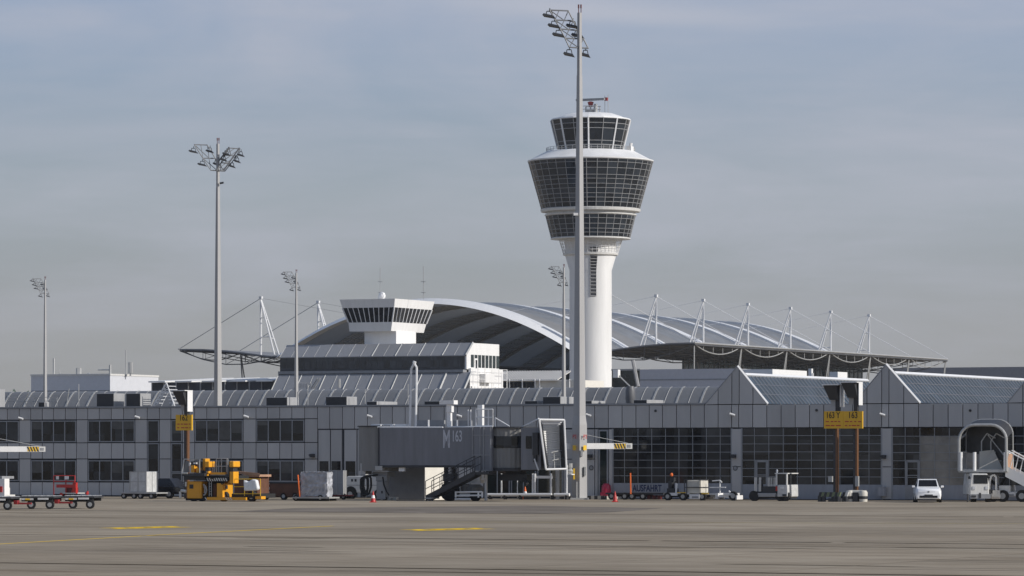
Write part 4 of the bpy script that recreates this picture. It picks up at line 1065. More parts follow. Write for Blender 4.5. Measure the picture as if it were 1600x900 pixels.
m.tube(FB.p(731.5, 672, .4), FB.p(731.5, 640, .4), .03)
m.build('maintenance_platform', M['steelw'], t2)
m = MB(); m.path([FB.p(774, 667, .5), FB.p(774, 653, .5), FB.p(796, 666, .5)], .04); m.build('roof_brace', M['steelw'], t2)
m = MB(); m.path([FB.p(816, 667, .5), FB.p(842, 654, -.3)], .045); m.build('hood_stay', M['steelw'], cb)
# support block under the fixed end, lift columns, bogie and stairs
d = FB.dep(664, 697, 3.5)
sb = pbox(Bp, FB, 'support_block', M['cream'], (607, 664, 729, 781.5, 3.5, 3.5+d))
sb['label'] = 'support block with front coloured dark for shade and sunlit cream side'
m = MB(); FB.box(m, 607.2, 663.8, 729.2, 780.5, 3.46, 3.497); m.build('shaded_front', M['grey'], sb)  # grey plate on the front: shade of the bridge put into the colour
m = MB(); FB.box(m, 623, 632, 727.5, 736.5, .1, .26); m.build('lamp_box', M['white'], sb)
m = MB()
for u in (695, 706.5): FB.box(m, u-1.5, u+1.5, 727, 776, .6, 1.0)
FB.box(m, 692, 709, 740, 752, .5, 1.1); FB.box(m, 690, 748, 766, 771, .8, 1.4)
lc = m.build('lift_column', M['dark'], Bp)
m = MB()
for (u, r) in ((703, .62), (743, .32)):
    for y in (.3, 1.6): x = FB.x(u, y); m.wheel(x, y, r, .42)
m.build('wheel', M['black'], lc)
m = MB()
for v in (769, 774.5): m.tube(FB.p(712, v, -1.0), FB.p(753, v-.5, -1.0), .06)
for u in (712, 747.5, 753.5): m.tube(FB.p(u, 768, -1.0), FB.p(u, 777.5, -1.0), .06)
m.tube(FB.p(711, 780, -1.0), FB.p(735, 780, -1.0), .07); FB.box(m, 722, 752, 747, 755, 1.6, 2.2); FB.box(m, 746, 750, 738, 752, .6, 1.); FB.box(m, 711, 719, 758, 768, .6, 1.2)
m.build('bogie_frame', M['white'], lc)  # white in place of galvanised steel: sunlight put into the colour
m = MB(); m.lathe([(.3, FB.z(768, 728)), (.34, FB.z(758, 728)), (.2, FB.z(756, 728))], 12, (FB.x(728, .9), .9)); m.lathe([(.62, FB.z(768, 741)), (.62, FB.z(762, 741)), (.4, FB.z(757, 741))], 14, (FB.x(741, 1.2), 1.2)); m.build('motor', M['bridge2'], lc)
st = MB()
a, b = Vector(FB.p(665, 777, -1.4)), Vector(FB.p(742, 738, -1.4))
for y in (0, .9):
    e = Vector((0, y, 0)); st.hexa([a+e+Vector((0, -.03, -.24)), b+e+Vector((0, -.03, -.24)), b+e+Vector((0, .03, -.24)), a+e+Vector((0, .03, -.24)), a+e+Vector((0, -.03, .12)), b+e+Vector((0, -.03, .12)), b+e+Vector((0, .03, .12)), a+e+Vector((0, .03, .12))])
for k in range(14):
    c_ = a.lerp(b, (k+.5)/14); st.box((c_.x-.14, c_.y, c_.z-.02), (c_.x+.14, c_.y+.9, c_.z+.02))
st.box((b.x-.05, b.y, b.z-.15), (b.x+1.0, b.y+.95, b.z+.02))
so2 = st.build('stairs', M['dark'], Bp)
m = MB()
for y in (0, .9):
    e = Vector((0, y, 0))
    for h in (.55, 1.05): m.tube(a+e+Vector((0, 0, h)), b+e+Vector((0, 0, h)), .025)
    for k in range(7): c_ = a.lerp(b, k/6)+e; m.tube(c_, c_+Vector((0, 0, 1.05)), .025)
m.build('handrail', M['dark'], so2)
m = MB(); FB.box(m, 664, 674, 777.5, 779.5, -1.6, -.4); FB.box(m, 668.5, 672, 779.5, 783.5, -1.2, -.9); m.build('stair_foot', M['galv'], so2)
m = MB(); FB.box(m, 779, 823, 741, 751, .8, 1.6); FB.box(m, 790, 812, 735, 741, 1, 2); m.tube(FB.p(818, 749, .7), FB.p(824, 757, .7), .12); m.build('underside_gear', M['dark'], Bp)
m = MB(); FB.box(m, 757, 759.5, 739.5, 782, .4, .6); m.tube(FB.p(754.5, 741, .3), FB.p(754.5, 750, .3), .08); m.lathe([(.2, FB.z(741, 758)), (.3, FB.z(738, 758))], 10, (FB.x(758, .5), .5)); m.build('guard_post', M['steelw'], Bp)

# glazed guard screen and rail behind the bridge mouth
G, FG = Tg('guard_screen', 'row of white posts and a low white rail standing under the bridge mouth', 'guard rail', 825, 780.5)
for (u, r) in ((783.5, .05), (808.5, .03), (832.5, .07), (836, .07), (861, .06), (885.5, .06)):
    v0 = 727 if u == 885.5 else 740
    m = MB(); m.tube((FG.x(u), 0, .1), FG.p(u, v0, 0), r); m.build('post', M['steelw'], G)
m = MB(); m.tube(FG.p(760, 773.3, -.2), FG.p(862, 773, -.2), .11, 8); m.tube(FG.p(866, 773, -.2), FG.p(890, 773, -.2), .11, 8); FG.box(m, 829, 862, 743.5, 747.5, 0, .2); FG.box(m, 884, 893, 740.5, 742, 0, .5); m.build('rail', M['white'], G)
m = MB()
for u in (765, 788, 812, 862, 884): pbox(G, FG, 'foot', M['dark'], (u-1.5, u+1.5, 774, 780.5, -.3, 0))
pbox(G, FG, 'foot', M['dark'], (818, 840, 775, 780, -.2, .3))
m = MB(); m.lathe([(.18, FG.z(741, 891)), (.25, FG.z(736, 891)), (.12, FG.z(731, 891))], 10, (FG.x(890, .3), .3)); m.lathe([(.2, FG.z(731, 890)), (.2, FG.z(724, 890))], 10, (FG.x(890, .3), .3)); m.build('lantern', M['galv'], G)

# long white booms
def boom(u0, u1, v0, v1, Y, label, post_u):
    t, Fm = thing('docking_boom', label, 'boom', u1, Y, -15., 'white booms with hazard ends')
    o = pbox(t, Fm, 'beam', M['white'], (u0, u1-10, v0, v1, 0, .3))
    pbox(t, Fm, 'end_block', M['offwhite'], (u1-10, u1, v0+.2, v1-.2, -.03, .33)); 
    m = MB(); FM = Fm; FM.box(m, u1-8, u1-2.5, v0+2.2, v1-2.2, -.05, -.03); m.build('end_plate', M['grey'], t)
    m = MB(); FM.box(m, u1-28, u1-10.4, v0+.6, v1-.6, -.012, -.001); hz_ = m.build('hazard_panel', M['hazy'], t)
    m = MB()
    for k in range(4):
        a = Fm.x(u1-27.5+k*4.4); w = Fm.x(u1-25)-Fm.x(u1-27.4); z0, z1 = Fm.z(v1-.6, u1), Fm.z(v0+.6, u1)
        m.add([(a+.07, -.016, z0), (a+w+.07, -.016, z0), (a+w-.07, -.016, z1), (a-.07, -.016, z1)], [(0,1,2,3)])
    m.build('stripe', M['dark'], hz_)
    m = MB(); px = Fm.x(post_u); m.box((px-.1, .02, 0), (px+.1, .28, Fm.z(v1, post_u)-.01)); m.tube((px, .15, Fm.z(v0, post_u)), (px, .15, Fm.z(v0-22, post_u)), .05); m.build('post', M['galv'], t)
    m = MB(); m.tube((px, .15, Fm.z(v0-22, post_u)), (Fm.x(u1-6), .15, Fm.z(v0, u1)), .018, 5); m.build('stay_wire', M['galv'], t)
boom(868, 988, 692.5, 701.5, 271.5, 'white boom with yellow and black end reaching out beside the tallest mast', 872)
boom(-60, 71, 697.5, 706, 277, 'white boom with yellow and black end at the left edge of the picture', -55)

# ------------------------------------------------------------------ stand number signs
def stand_sign(u, v, label, panels, poles, box, txts, base=None, group='yellow stand number signs'):
    t, Fs = Tg('stand_sign', label, 'sign', u, v, 25., group)
    for (a, b, v0, v1) in panels:
        o = pbox(t, Fs, 'sign_panel', M['signy'], (a, b, v0, v1, 0, .16))
        m = MB(); FS = Fs
        for (s_, uu, vv, sz) in txts:
            if a <= uu < b: text(s_, sz, M['text_dark'], o, (Fs.x(uu), -.008, Fs.z(vv, uu)), depth=.003, xs=.72 if len(s_) > 3 else .8)
        rr_ = random.Random(int(a))
        for vv in (v0+.60*(v1-v0), v0+.83*(v1-v0)):
            uu = a+2.5
            while uu < b-3.5:
                w = min(rr_.uniform(3, 8), b-2-uu); l = MB(); FS.box(l, uu, uu+w, vv-.8, vv+.8, -.006, -.001); l.build('small_print', M['text_red'], o); uu += w+rr_.uniform(1, 3)
    for (pu, v0, v1) in poles:
        m = MB(); m.box((Fs.x(pu)+.01, .2, .02), (Fs.x(pu)+.13, .5, Fs.z(v0, pu))); po = m.build('pole', M['polebrown'], t); m = MB(); m.box((Fs.x(pu)-.14, .2, .02), (Fs.x(pu)+.007, .42, Fs.z(v0, pu))); m.build('shaded_pole_side', M['dark'], po)  # dark left strip of the pole: its shade put into the colour
    for (a, b, v0, v1) in box:
        m = MB(); x0, x1 = Fs.x(a), Fs.x(b); z0, z1 = Fs.z(v1, b), Fs.z(v0, b); zm = z0+(z1-z0)*.33
        m.hexa([(x0+.28, .1, zm), (x1+.0, .1, zm), (x1+.05, .75, zm), (x0+.28, .75, zm), (x0-.05, -.25, z1), (x1-.1, -.25, z1), (x1+.05, .75, z1), (x0-.05, .75, z1)])
        o = m.build('display_box', M['dark'], t)
        m = MB(); m.box((x1+.06, .1, z0), (x1+.1, .8, z1)); m.box((x0-.1, -.3, z1+.005), (x1+.1, .8, z1+.06)); m.build('side_plate', M['white'], o)
        m = MB(); m.box((x0+.3, .3, z0+.05), (x1-.25, .7, zm-.01)); m.build('display_base', M['midgrey'], o)
        m = MB(); m.box(((x0+x1)/2+.15, .28, z0-.5), ((x0+x1)/2+.4, .6, z0+.6)); m.build('bracket', M['dark'], o)
    return t, Fs
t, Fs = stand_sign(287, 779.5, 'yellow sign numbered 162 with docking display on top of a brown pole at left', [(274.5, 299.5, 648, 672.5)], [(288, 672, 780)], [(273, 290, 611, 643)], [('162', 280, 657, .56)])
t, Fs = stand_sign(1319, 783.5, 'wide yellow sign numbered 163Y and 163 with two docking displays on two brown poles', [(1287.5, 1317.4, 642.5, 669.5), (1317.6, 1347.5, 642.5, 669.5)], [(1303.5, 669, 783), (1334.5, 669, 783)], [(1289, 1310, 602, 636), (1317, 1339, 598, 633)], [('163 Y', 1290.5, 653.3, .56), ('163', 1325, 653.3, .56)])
for (a, b) in ((1301, 1306), (1332, 1337)):
    pass
for (a, b, va, vb, ya, yb) in ((1294, 1300, 744, 753, -.1, .1), (1336, 1341, 744, 760, -.1, .1)): pbox(t, Fs, 'small_plate', M['galv'], (a, b, va, vb, ya, yb))
def crash_base(u0, u1, lab, Fpos, c1, c2, n=6):
    t, Fc = Tg('crash_barrier', lab, 'barrier', (u0+u1)/2, 784, 25., 'striped barriers round the sign poles')
    m = MB(); m2 = MB()
    for k in range(n):
        a = u0+(u1-u0)*k/n; b = u0+(u1-u0)*(k+1)/n
        x0, x1 = Fc.x(a), Fc.x(b); z0, z1 = Fc.z(776.5, a), Fc.z(769, a)
        q = m if k % 2 else m2; q.add([(x0, -.1, z0), (x1, -.1, z0), (x1+.1, -.1, z1), (x0+.1, -.1, z1), (x0, .1, z0), (x1, .1, z0), (x1+.1, .1, z1), (x0+.1, .1, z1)], [(0,1,2,3),(4,7,6,5),(0,4,5,1),(3,2,6,7),(0,3,7,4),(1,5,6,2)])
    m.build('pale_stripe', c1, t); m2.build('dark_stripe', M['dark'], t)
    m = MB()
    for u in ((u0+2, u0+8, u1-8, u1-2) if u1-u0 > 12 else (u0+2, u1-2)):
        m = MB(); m.lathe([(.14, 0), (.14, .35)], 10, (Fc.x(u), 0)); m.build('foot', M['dark'], t)
    return t, Fc
crash_base(1279, 1312, 'dull green and black striped barrier round the left pole of the double sign', None, mat('barrier_green', (.16, .19, .11), .7), None, 8)
t, Fc = crash_base(1316, 1324, 'short black and white striped barrier between the two sign poles', None, M['offwhite'], None, 2)
t, Fc = Tg('bumper_block', 'rounded cream and black bumper block at the foot of the right sign pole', 'barrier', 1337, 784)
m = MB(); 
for u in (1327, 1348): m.lathe([(.26, 0), (.28, .3), (.28, .6), (.2, .72)], 14, (Fc.x(u), .1))
m.tube((Fc.x(1327), .1, .6), (Fc.x(1348), .1, .6), .14, 8); m.build('body', M['beige'], t, smooth=True)
m = MB()
for u in (1327, 1348): m.lathe([(.285, .18), (.29, .36)], 14, (Fc.x(u), .1))
m.box((Fc.x(1333), -.1, 0), (Fc.x(1341), .3, .6)); m.build('black_band', M['dark'], t)
t, Fc = Tg('ballast_block', 'low dark ballast block under the left sign pole', 'ballast', 1303, 784)
m = MB(); Fc.box(m, 1294, 1313, 778.5, 784, -.2, 1.0); Fc.box(m, 1299, 1308, 770, 778.5, 0, .8); m.build('body', M['dark'], t)

# ------------------------------------------------------------------ vehicles and ground equipment
def wheels(root, F, us, r, ys, w=.18, m_=None, name='wheel', hub=True):
    for u in us:
        for y in ys:
            m = MB(); x = F.x(u, y); m.tube((x, y-w/2, r), (x, y+w/2, r), r, 18); o = m.build(name, m_ or M['black'], root)
            if hub:
                m = MB(); m.tube((x, y-w/2-.015, r), (x, y+w/2+.015, r), r*.52, 12); m.build('rim', M['galv'], o)
def cone(label, u, v, h, mm, group='traffic cones'):
    t, Fm = Tg('traffic_cone', label, 'traffic cone', u, v, 0, group); w = h*.3
    m = MB(); m.box((-w, -w, 0), (w, w, .05)); m.build('base', M['red'] if mm == 'red' else M['orange'], t)
    m = MB(); m.lathe([(w*.75, .05), (w*.12, h)], 16); c = m.build('body', M[mm], t, smooth=True)
    m = MB(); m.lathe([(w*.56+.006, .05+h*.3), (w*.36+.006, .05+h*.56)], 16, cap=False); m.build('reflective_band', M['white'] if h > .7 else M[mm], c)
    return t
cone('big red cone with white band beside the ground power unit', 583, 785, .72, 'red')
cone('smaller red cone right of the ground power unit', 614, 780.5, .66, 'red')
cone('orange cone under the bridge mouth in front of the white rail', 820.5, 780, .85, 'cone_orange' if False else 'orange')
cone('red cone standing right of the striped kerb', 961, 784.3, .68, 'red')

# car, seen from the front
Cc, FC = thing('car', 'small white hatchback facing the camera in front of the right gate', 'car', 1451, Yv(785.3), 3)
def sect(y, pts): return [( x, y, z) for x, z in pts]+[(-x, y, z) for x, z in reversed(pts)]
def loft(m, secs):
    n_ = len(secs[0]); vs = [p for s_ in secs for p in s_]; fs = []
    for k in range(len(secs)-1):
        for i in range(n_): fs.append((k*n_+i, k*n_+(i+1) % n_, (k+1)*n_+(i+1) % n_, (k+1)*n_+i))
    fs += [tuple(range(n_)), tuple(range(len(secs)*n_-1, (len(secs)-1)*n_-1, -1))]
    m.add(vs, fs)
m = MB()
loft(m, [sect(0, [(.66, .26), (.70, .42), (.66, .62), (.58, .70)]), sect(.10, [(.74, .22), (.79, .42), (.78, .66), (.66, .80)]), sect(.45, [(.78, .20), (.82, .45), (.81, .74), (.68, .90)]),
    sect(.95, [(.79, .2), (.82, .45), (.81, .84), (.70, .985)]), sect(1.5, [(.79, .2), (.82, .45), (.81, .90), (.74, .99)]), sect(2.9, [(.79, .2), (.82, .45), (.81, .92), (.76, 1.0)]), sect(3.45, [(.74, .3), (.78, .5), (.77, .9), (.70, .98)])])
cbd = m.build('body', M['carwhite'], Cc, smooth=True)
m = MB(); loft(m, [sect(.86, [(.69, .96), (.66, .985)]), sect(1.55, [(.74, .97), (.58, 1.43)]), sect(2.0, [(.75, .97), (.59, 1.475)]), sect(2.9, [(.75, .97), (.57, 1.45)]), sect(3.4, [(.70, .97), (.60, 1.05)])])
m.build('roof', M['carwhite'], Cc, smooth=True)
m = MB(); m.add([(-.60, .87, 1.005), (.60, .87, 1.005), (.535, 1.50, 1.41), (-.535, 1.50, 1.41)], [(0,1,2,3)]); ws = m.build('windscreen', M['screen'], Cc)
m = MB()
for sg in (-1, 1): m.add([(sg*.745, 1.2, 1.0), (sg*.765, 2.9, 1.0), (sg*.60, 2.8, 1.40), (sg*.605, 1.75, 1.40)], [(0,1,2,3)])
m.build('side_window', M['carblack'], Cc)
for sg in (-1, 1):
    m = MB(); m.hexa([(sg*.38, .02, .63), (sg*.72, .10, .66), (sg*.72, .2, .66), (sg*.38, .2, .63), (sg*.40, .05, .72), (sg*.71, .15, .80), (sg*.71, .25, .80), (sg*.40, .2, .72)]); m.build('headlight', M['lamp'], Cc)
    m = MB(); m.box((sg*.82, 1.05, .93), (sg*1.0, 1.13, 1.06)); m.build('mirror', M['carwhite'], Cc, bevel=.03)
m = MB(); m.box((-.56, -.015, .30), (.56, .06, .44)); m.build('lower_grille', M['carblack'], Cc)
m = MB(); m.box((-.26, -.03, .40), (.26, -.012, .51)); m.build('number_plate', M['dark'], Cc)
m = MB(); m.box((-.40, .0, .655), (.40, .05, .675)); m.tube((0, -.012, .675), (0, .03, .675), .065, 16); m.build('badge_strip', M['grey'], Cc)
for sg in (-1, 1):
    for y in (.62, 2.95):
        m = MB(); m.tube((sg*.66, y, .29), (sg*.83, y, .29), .29, 18); o = m.build('wheel', M['black'], Cc); m = MB(); m.tube((sg*.7, y, .29), (sg*.836, y, .29), .18, 12); m.build('rim', M['galv'], o)

# dark car at left, side on, half hidden by the container
D_, FD = Tg('car', 'black car parked side-on between the grey container and the yellow loader', 'car', 266, 779, 25)
m = MB(); x0, x1 = FD.x(230), FD.x(288); pr = [(x0, .25), (x0, .75), (x0+.9, .86), (x1-.55, .82), (x1-.1, .68), (x1, .3)]
m.prism(pr, 0, 1.7); m.build('body', M['carblack'], D_, bevel=.05)
m = MB(); xa, xb, xc, xd = FD.x(236), FD.x(246), FD.x(262), FD.x(273); m.add([(xa, 0.05, .82), (xd, .05, .80), (xd, 1.65, .80), (xa, 1.65, .82), (xb, .25, 1.38), (xc, .25, 1.38), (xc, 1.45, 1.38), (xb, 1.45, 1.38)], [(0,3,2,1),(4,5,6,7),(0,1,5,4),(1,2,6,5),(2,3,7,6),(3,0,4,7)]); m.build('cabin', M['carblack'], D_)
wheels(D_, FD, (240, 265), .31, (.1, 1.6), .2)
m = MB(); m.box((x1-.06, -.01, .45), (x1+.04, .3, .62)); m.build('bumper_trim', M['galv'], D_)

# flat dollies at far left
DG = 'low flat dollies in a row at the left edge'
def dolly(label, u0, u1, v, wh, bar=None):
    t, Fm = Tg('flat_dolly', label, 'dolly', (u0+u1)/2, v, 8, DG)
    s_ = Yv(v)/FPX
    m = MB(); x0, x1 = Fm.x(u0), Fm.x(u1); m.box((x0, 0, .60), (x1, 2.2, .70)); 
    o = m.build('deck', M['dark'], t)
    m = MB()
    for k in range(6): xx = x0+.1+(x1-x0-.2)*k/5; m.tube((xx, .1, .72), (xx, 2.1, .72), .03, 6)
    m.build('roller', M['grey'], o)
    m = MB(); m.box((x0+.1, .1, .42), (x1-.1, .22, .60)); m.box((x0+.1, 1.98, .42), (x1-.1, 2.1, .60)); m.box((x0+.3, .9, .38), (x1-.3, 1.3, .55)); m.build('frame', M['black'], t)
    m = MB(); m.box((x0+.15, -.03, .50), (x0+.8, .0, .60)); m.box((x1-.9, -.03, .52), (x1-.3, .0, .62)); m.build('bright_edge', M['offwhite'], t)
    m = MB(); m.box((x0+.35, -.04, .50), (x0+.62, -.031, .59)); m.build('yellow_plate', M['hazy'], t)
    if bar:
        m = MB(); a, b = Fm.x(bar[0]), Fm.x(bar[1]); m.box((a, .85, .30), (b, 1.05, .40)); m.box((a, .7, .30), (a+.2, 1.2, .52)); m.build('drawbar', M['dred2'], t)
    wheels(t, Fm, wh, .24, (.12, 2.05), .14)
dolly('flat dolly cut off by the left edge, first of the three', -52, 17, 797, (-40, 12), (16, 42))
dolly('middle flat dolly between the other two, with red drawbar', 30, 84, 795.5, (49, 78), (80, 106))
dolly('rightmost flat dolly of the row at the left edge', 98, 147, 795, (114, 141))

t, Fm = Tg('tug_tractor', 'white and red tractor mostly cut off by the left edge', 'tractor', -8, 781, 25)
pbox(t, Fm, 'cab_post', M['white'], (-2, 7, 748, 779, -.1, .5)); pbox(t, Fm, 'body', M['offwhite'], (-40, -2, 762, 780, 0, 1.4), (-2, 8.5, 773, 781, 0, 1.2)); pbox(t, Fm, 'red_panel', M['red'], (-8, 3, 760, 769, -.16, -.1)); pbox(t, Fm, 'roof', M['grey'], (-40, 3, 744, 748, -.1, 1.4)); wheels(t, Fm, (-32, -6), .3, (.1, 1.4))
t, Fm = Tg('ground_plate', 'pale flat plate lying on the apron at far left', 'plate', 20, 780.5, 25); pbox(t, Fm, 'plate', M['offwhite'], (8, 31, 778.6, 780, -.5, .8))
# red frame trolley
t, Fm = Tg('platform_trolley', 'red tubular service trolley standing behind the flat dollies', 'trolley', 100, 780, 25)
m = MB()
for (u, v0, v1, y) in ((84, 743, 777, 0), (103, 743, 777, 0), (117, 743, 771, 0), (84, 743, 777, 1.1), (117, 743, 771, 1.1)): m.tube((Fm.x(u, y), y, Fm.z(v1, u, y)), Fm.p(u, v0, y), .035)
for v in (743.3, 752): m.tube(Fm.p(84, v, 0), Fm.p(117, v, 0), .035); m.tube(Fm.p(84, v, 1.1), Fm.p(117, v, 1.1), .03)
m.tube(Fm.p(117, 752, 0), Fm.p(112, 770, 0), .04); 
m.build('frame', M['red'], t)
pbox(t, Fm, 'side_panel', M['red'], (88, 118, 757, 762, -.06, .0), (113.5, 118.5, 754, 771, -.04, .2), (93.5, 98, 770, 774, -.06, .2)); pbox(t, Fm, 'inner_box', M['dred'], (102, 113, 762, 770, .1, .9))
pbox(t, Fm, 'deck', M['offwhite'], (97, 117.5, 770, 771.2, -.06, 1.2)); pbox(t, Fm, 'chassis', M['black'], (84, 113, 772, 777, .1, 1.1)); pbox(t, Fm, 'lamp_panel', M['white'], (87.5, 91.5, 744, 749, -.05, .0), (101, 107, 744, 749, -.05, 0)); pbox(t, Fm, 'foot_plate', M['galv'], (84, 96, 775, 776.5, -.2, .1))
wheels(t, Fm, (87, 111), .16, (.1, 1.1), .1, hub=False)
t, Fm = Tg('hydrant_marker', 'small dark red post marker right of the red trolley', 'marker', 136, 780, 25)
m = MB(); m.tube((0, 0, 0), (0, 0, .45), .07, 8); m.tube((0, 0, .35), (.05, 0, .55), .12, 8, .06); m.tube((-.12, 0, .38), (.12, 0, .38), .04, 6); m.build('post', M['red'], t)

# container on dolly
def container(label, u0, u1, u2, v0, v1, vbase, mm, y=0., edge=None, wh=()):
    t, Fm = Tg('cargo_container', label, 'container', (u0+u1)/2, vbase, 25, 'cargo containers on dollies'); d = Fm.dep(u1, u2)
    m = MB(); x0, x1 = Fm.x(u0), Fm.x(u1); z0, z1 = Fm.z(v1, u1), Fm.z(v0, u1)
    m.box((x0, 0, z0), (x1, d, z1)); o = m.build('body', M[mm], t, bevel=.03)
    m = MB()
    for xx in (x0, (x0+x1)/2, x1): m.box((xx-.03, -.03, z0), (xx+.03, -.001, z1))
    for zz in (z0, (z0+z1)/2, z1-.03): m.box((x0, -.028, zz), (x1, -.001, zz+.04))
    for yy in (0, d/2, d-.03): m.box((x1+.001, yy, z0), (x1+.03, yy+.05, z1))
    m.build('frame_rib', M['galv'], o)
    return t, Fm, d, z0, z1
def flatbed(label, u0, u1, vb, wh, deck_v, d, mm='galv', bar=None):
    t, Fm = Tg('cargo_dolly', label, 'dolly', (u0+u1)/2, vb, 25, 'dollies carrying cargo')
    z1 = Fm.z(deck_v, (u0+u1)/2); x0, x1 = Fm.x(u0), Fm.x(u1)
    m = MB(); m.box((x0, -.15, z1-.09), (x1, d+.1, z1)); m.build('deck', M[mm], t)
    m = MB(); m.box((x0+.1, 0, z1-.25), (x1-.1, .12, z1-.09)); m.box((x0+.1, d-.2, z1-.25), (x1-.1, d-.08, z1-.09)); m.build('frame', M['black'], t)
    if bar: m = MB(); m.box((Fm.x(bar[0]), .4, z1-.22), (Fm.x(bar[1]), .6, z1-.12)); m.build('drawbar', M['dred'], t)
    wheels(t, Fm, wh, .2, (.05, d-.1), .14)
    return t
_, F_, d_, _, _ = container('grey boxy cargo container with sunlit right side, left of the black car', 203, 228.5, 246, 737, 769, 779.5, 'alu')
flatbed('low dolly under the grey container left of the black car', 188, 246, 779.5, (194, 210, 220, 237), 769.3, d_, 'galv', (196, 214))
_, F_, d_, z0_, z1_ = container('narrow grey container standing behind the film-wrapped pallet', 516, 536, 541, 735, 773, 780.5, 'midgrey')
flatbed('low dolly under the narrow grey container', 518, 541, 780.5, (523, 537), 773.4, max(d_, 1.0), 'dred')
t, Fm = Tg('wrapped_pallet', 'tall pallet load wrapped in crumpled shiny film', 'cargo', 490, 783, 25); d_ = Fm.dep(511, 519.5)
m = MB(); x0, x1 = Fm.x(470), Fm.x(511); z0, z1 = Fm.z(776, 490), Fm.z(737.5, 490)
NX, NZ, NYq = 14, 12, 6
rr_ = random.Random(3)
def wob(p): return (p[0]+rr_.uniform(-.035, .035), p[1]+rr_.uniform(-.035, .035), p[2]+rr_.uniform(-.03, .03))
def gridface(m, o, a, b, na, nb):
    o = Vector(o); a = Vector(a); b = Vector(b); vs = [wob(o+a*(i/na)+b*(j/nb)) for j in range(nb+1) for i in range(na+1)]
    m.add(vs, [(j*(na+1)+i, j*(na+1)+i+1, (j+1)*(na+1)+i+1, (j+1)*(na+1)+i) for j in range(nb) for i in range(na)])
gridface(m, (x0, 0, z0), (x1-x0, 0, 0), (0, 0, z1-z0), NX, NZ); gridface(m, (x1, 0, z0), (0, d_, 0), (0, 0, z1-z0), NYq, NZ); gridface(m, (x0, 0, z1), (x1-x0, 0, 0), (0, d_, 0), NX, NYq); gridface(m, (x0, 0, z0), (0, d_, 0), (0, 0, z1-z0), NYq, NZ); gridface(m, (x0, d_, z0), (x1-x0, 0, 0), (0, 0, z1-z0), NX, NZ)
wl = m.build('wrapped_load', M['foil'], t)
m = MB(); m.tube(Fm.p(468.5, 776, -.1), Fm.p(465.5, 742, -.1), .045); m.build('orange_rod', M['orange'], t)
m = MB(); m.box((x0+.05, .05, z0-.02), (x1-.05, d_-.05, z0+.04)); m.build('pallet', M['card'], t)
flatbed('dolly carrying the film-wrapped pallet load', 458, 516, 783, (463, 501), 776.6, max(d_, 1.2), 'galv')

# yellow high loader
Yl, FY = Tg('high_loader', 'yellow and black cargo high loader with a raised cab platform', 'loader', 330, 783.5, 25)
d1 = FY.dep(314, 317)
pbox(Yl, FY, 'front_body', M['yellow'], (292, 315, 752, 779, 0, 2.2), bevel=.05)
m = MB(); FY.box(m, 296, 302, 757, 763.5, -.012, .0); m.build('fleet_mark', M['dark'], Yl)
pbox(Yl, FY, 'platform_deck', M['dark'], (284, 319, 739.5, 744, -.5, 2.4), (287, 320, 744, 750, -.1, 2.3)); 
m = MB(); m.tube(FY.p(284, 739.5, -.4), FY.p(288, 717.5, -.4), .035); m.tube(FY.p(288, 717.5, -.4), FY.p(314, 717.5, -.4), .03); m.tube(FY.p(312, 739, -.4), FY.p(312, 718, -.4), .03); m.tube(FY.p(284, 739.5, -.5), FY.p(293, 739.5, -.5), .06)
m.build('cab_frame', M['galv'], Yl)
m = MB(); m.add([FY.p(287, 738.5, .2), FY.p(296, 738.5, .2), FY.p(295.5, 720, .2), FY.p(290, 720, .2)], [(0,1,2,3)]); m.build('cab_backboard', M['bridge2'], Yl)
pbox(Yl, FY, 'console', M['yellow'], (298.5, 303.5, 727, 738.5, -.2, .2), (306.5, 310, 731, 738.5, -.2, .2)); pbox(Yl, FY, 'seat', M['dark'], (298, 308, 721, 727, -.1, .3), (302, 309, 725, 730, .2, .5)); pbox(Yl, FY, 'lamp_unit', M['white'], (295, 297, 723, 728, -.2, 0), (302, 307, 722.5, 725, -.2, -.1))
m = MB(); FY.box(m, 316.5, 321, 716.5, 736, .5, 1.1); FY.box(m, 320, 326.5, 721, 730, -.3, .5); FY.box(m, 323, 326, 736, 740, -.2, .3); m.build('lift_tower', M['yellow'], Yl, bevel=.03)
m = MB(); FY.box(m, 359, 364.5, 737, 755, -.3, .4); m.build('rear_tower', M['yellow'], Yl); m = MB(); FY.box(m, 358, 365, 720.5, 730, -.4, .5); m.build('tower_head', M['yellow'], Yl, bevel=.06)
pbox(Yl, FY, 'tower_neck', M['dark'], (320.5, 326, 730, 736, -.2, .4), (359.5, 364, 730, 737, -.2, .4))
pbox(Yl, FY, 'bridge_rail', M['yellow'], (328, 352, 738, 741.5, 0, .3), (317, 324, 741, 744, -.2, .2))
m = MB()
for u in (331.5, 334.5, 338, 346, 354, 356): m.tube(FY.p(u, 741, .2), FY.p(u, 717 if u > 337 else 724, .2), .028)
m.tube(FY.p(338, 716.5, .2), FY.p(356, 716.5, .2), .028); m.tube(FY.p(338, 728.5, .2), FY.p(356, 728.5, .2), .028); m.build('railing', M['galv'], Yl)
pbox(Yl, FY, 'conveyor_bridge', M['black'], (320, 362, 743, 750, .0, 2.3), (322, 348, 750, 776, .8, 2.2))
m = MB(); FY.box(m, 321.5, 356, 746.5, 752, -.06, -.0); hb_ = m.build('hazard_edge', M['dark'], Yl)
m = MB()
for k in range(9):
    a = FY.x(323+k*3.6, -.07); z0, z1 = FY.z(751.6, 335), FY.z(746.8, 335); m.add([(a+.08, -.066, z0), (a+.16, -.066, z0), (a+.06, -.066, z1), (a-.02, -.066, z1)], [(0,1,2,3)])
m.build('stripe', M['cream'], hb_)
d2 = FY.dep(348, 364, -.1)
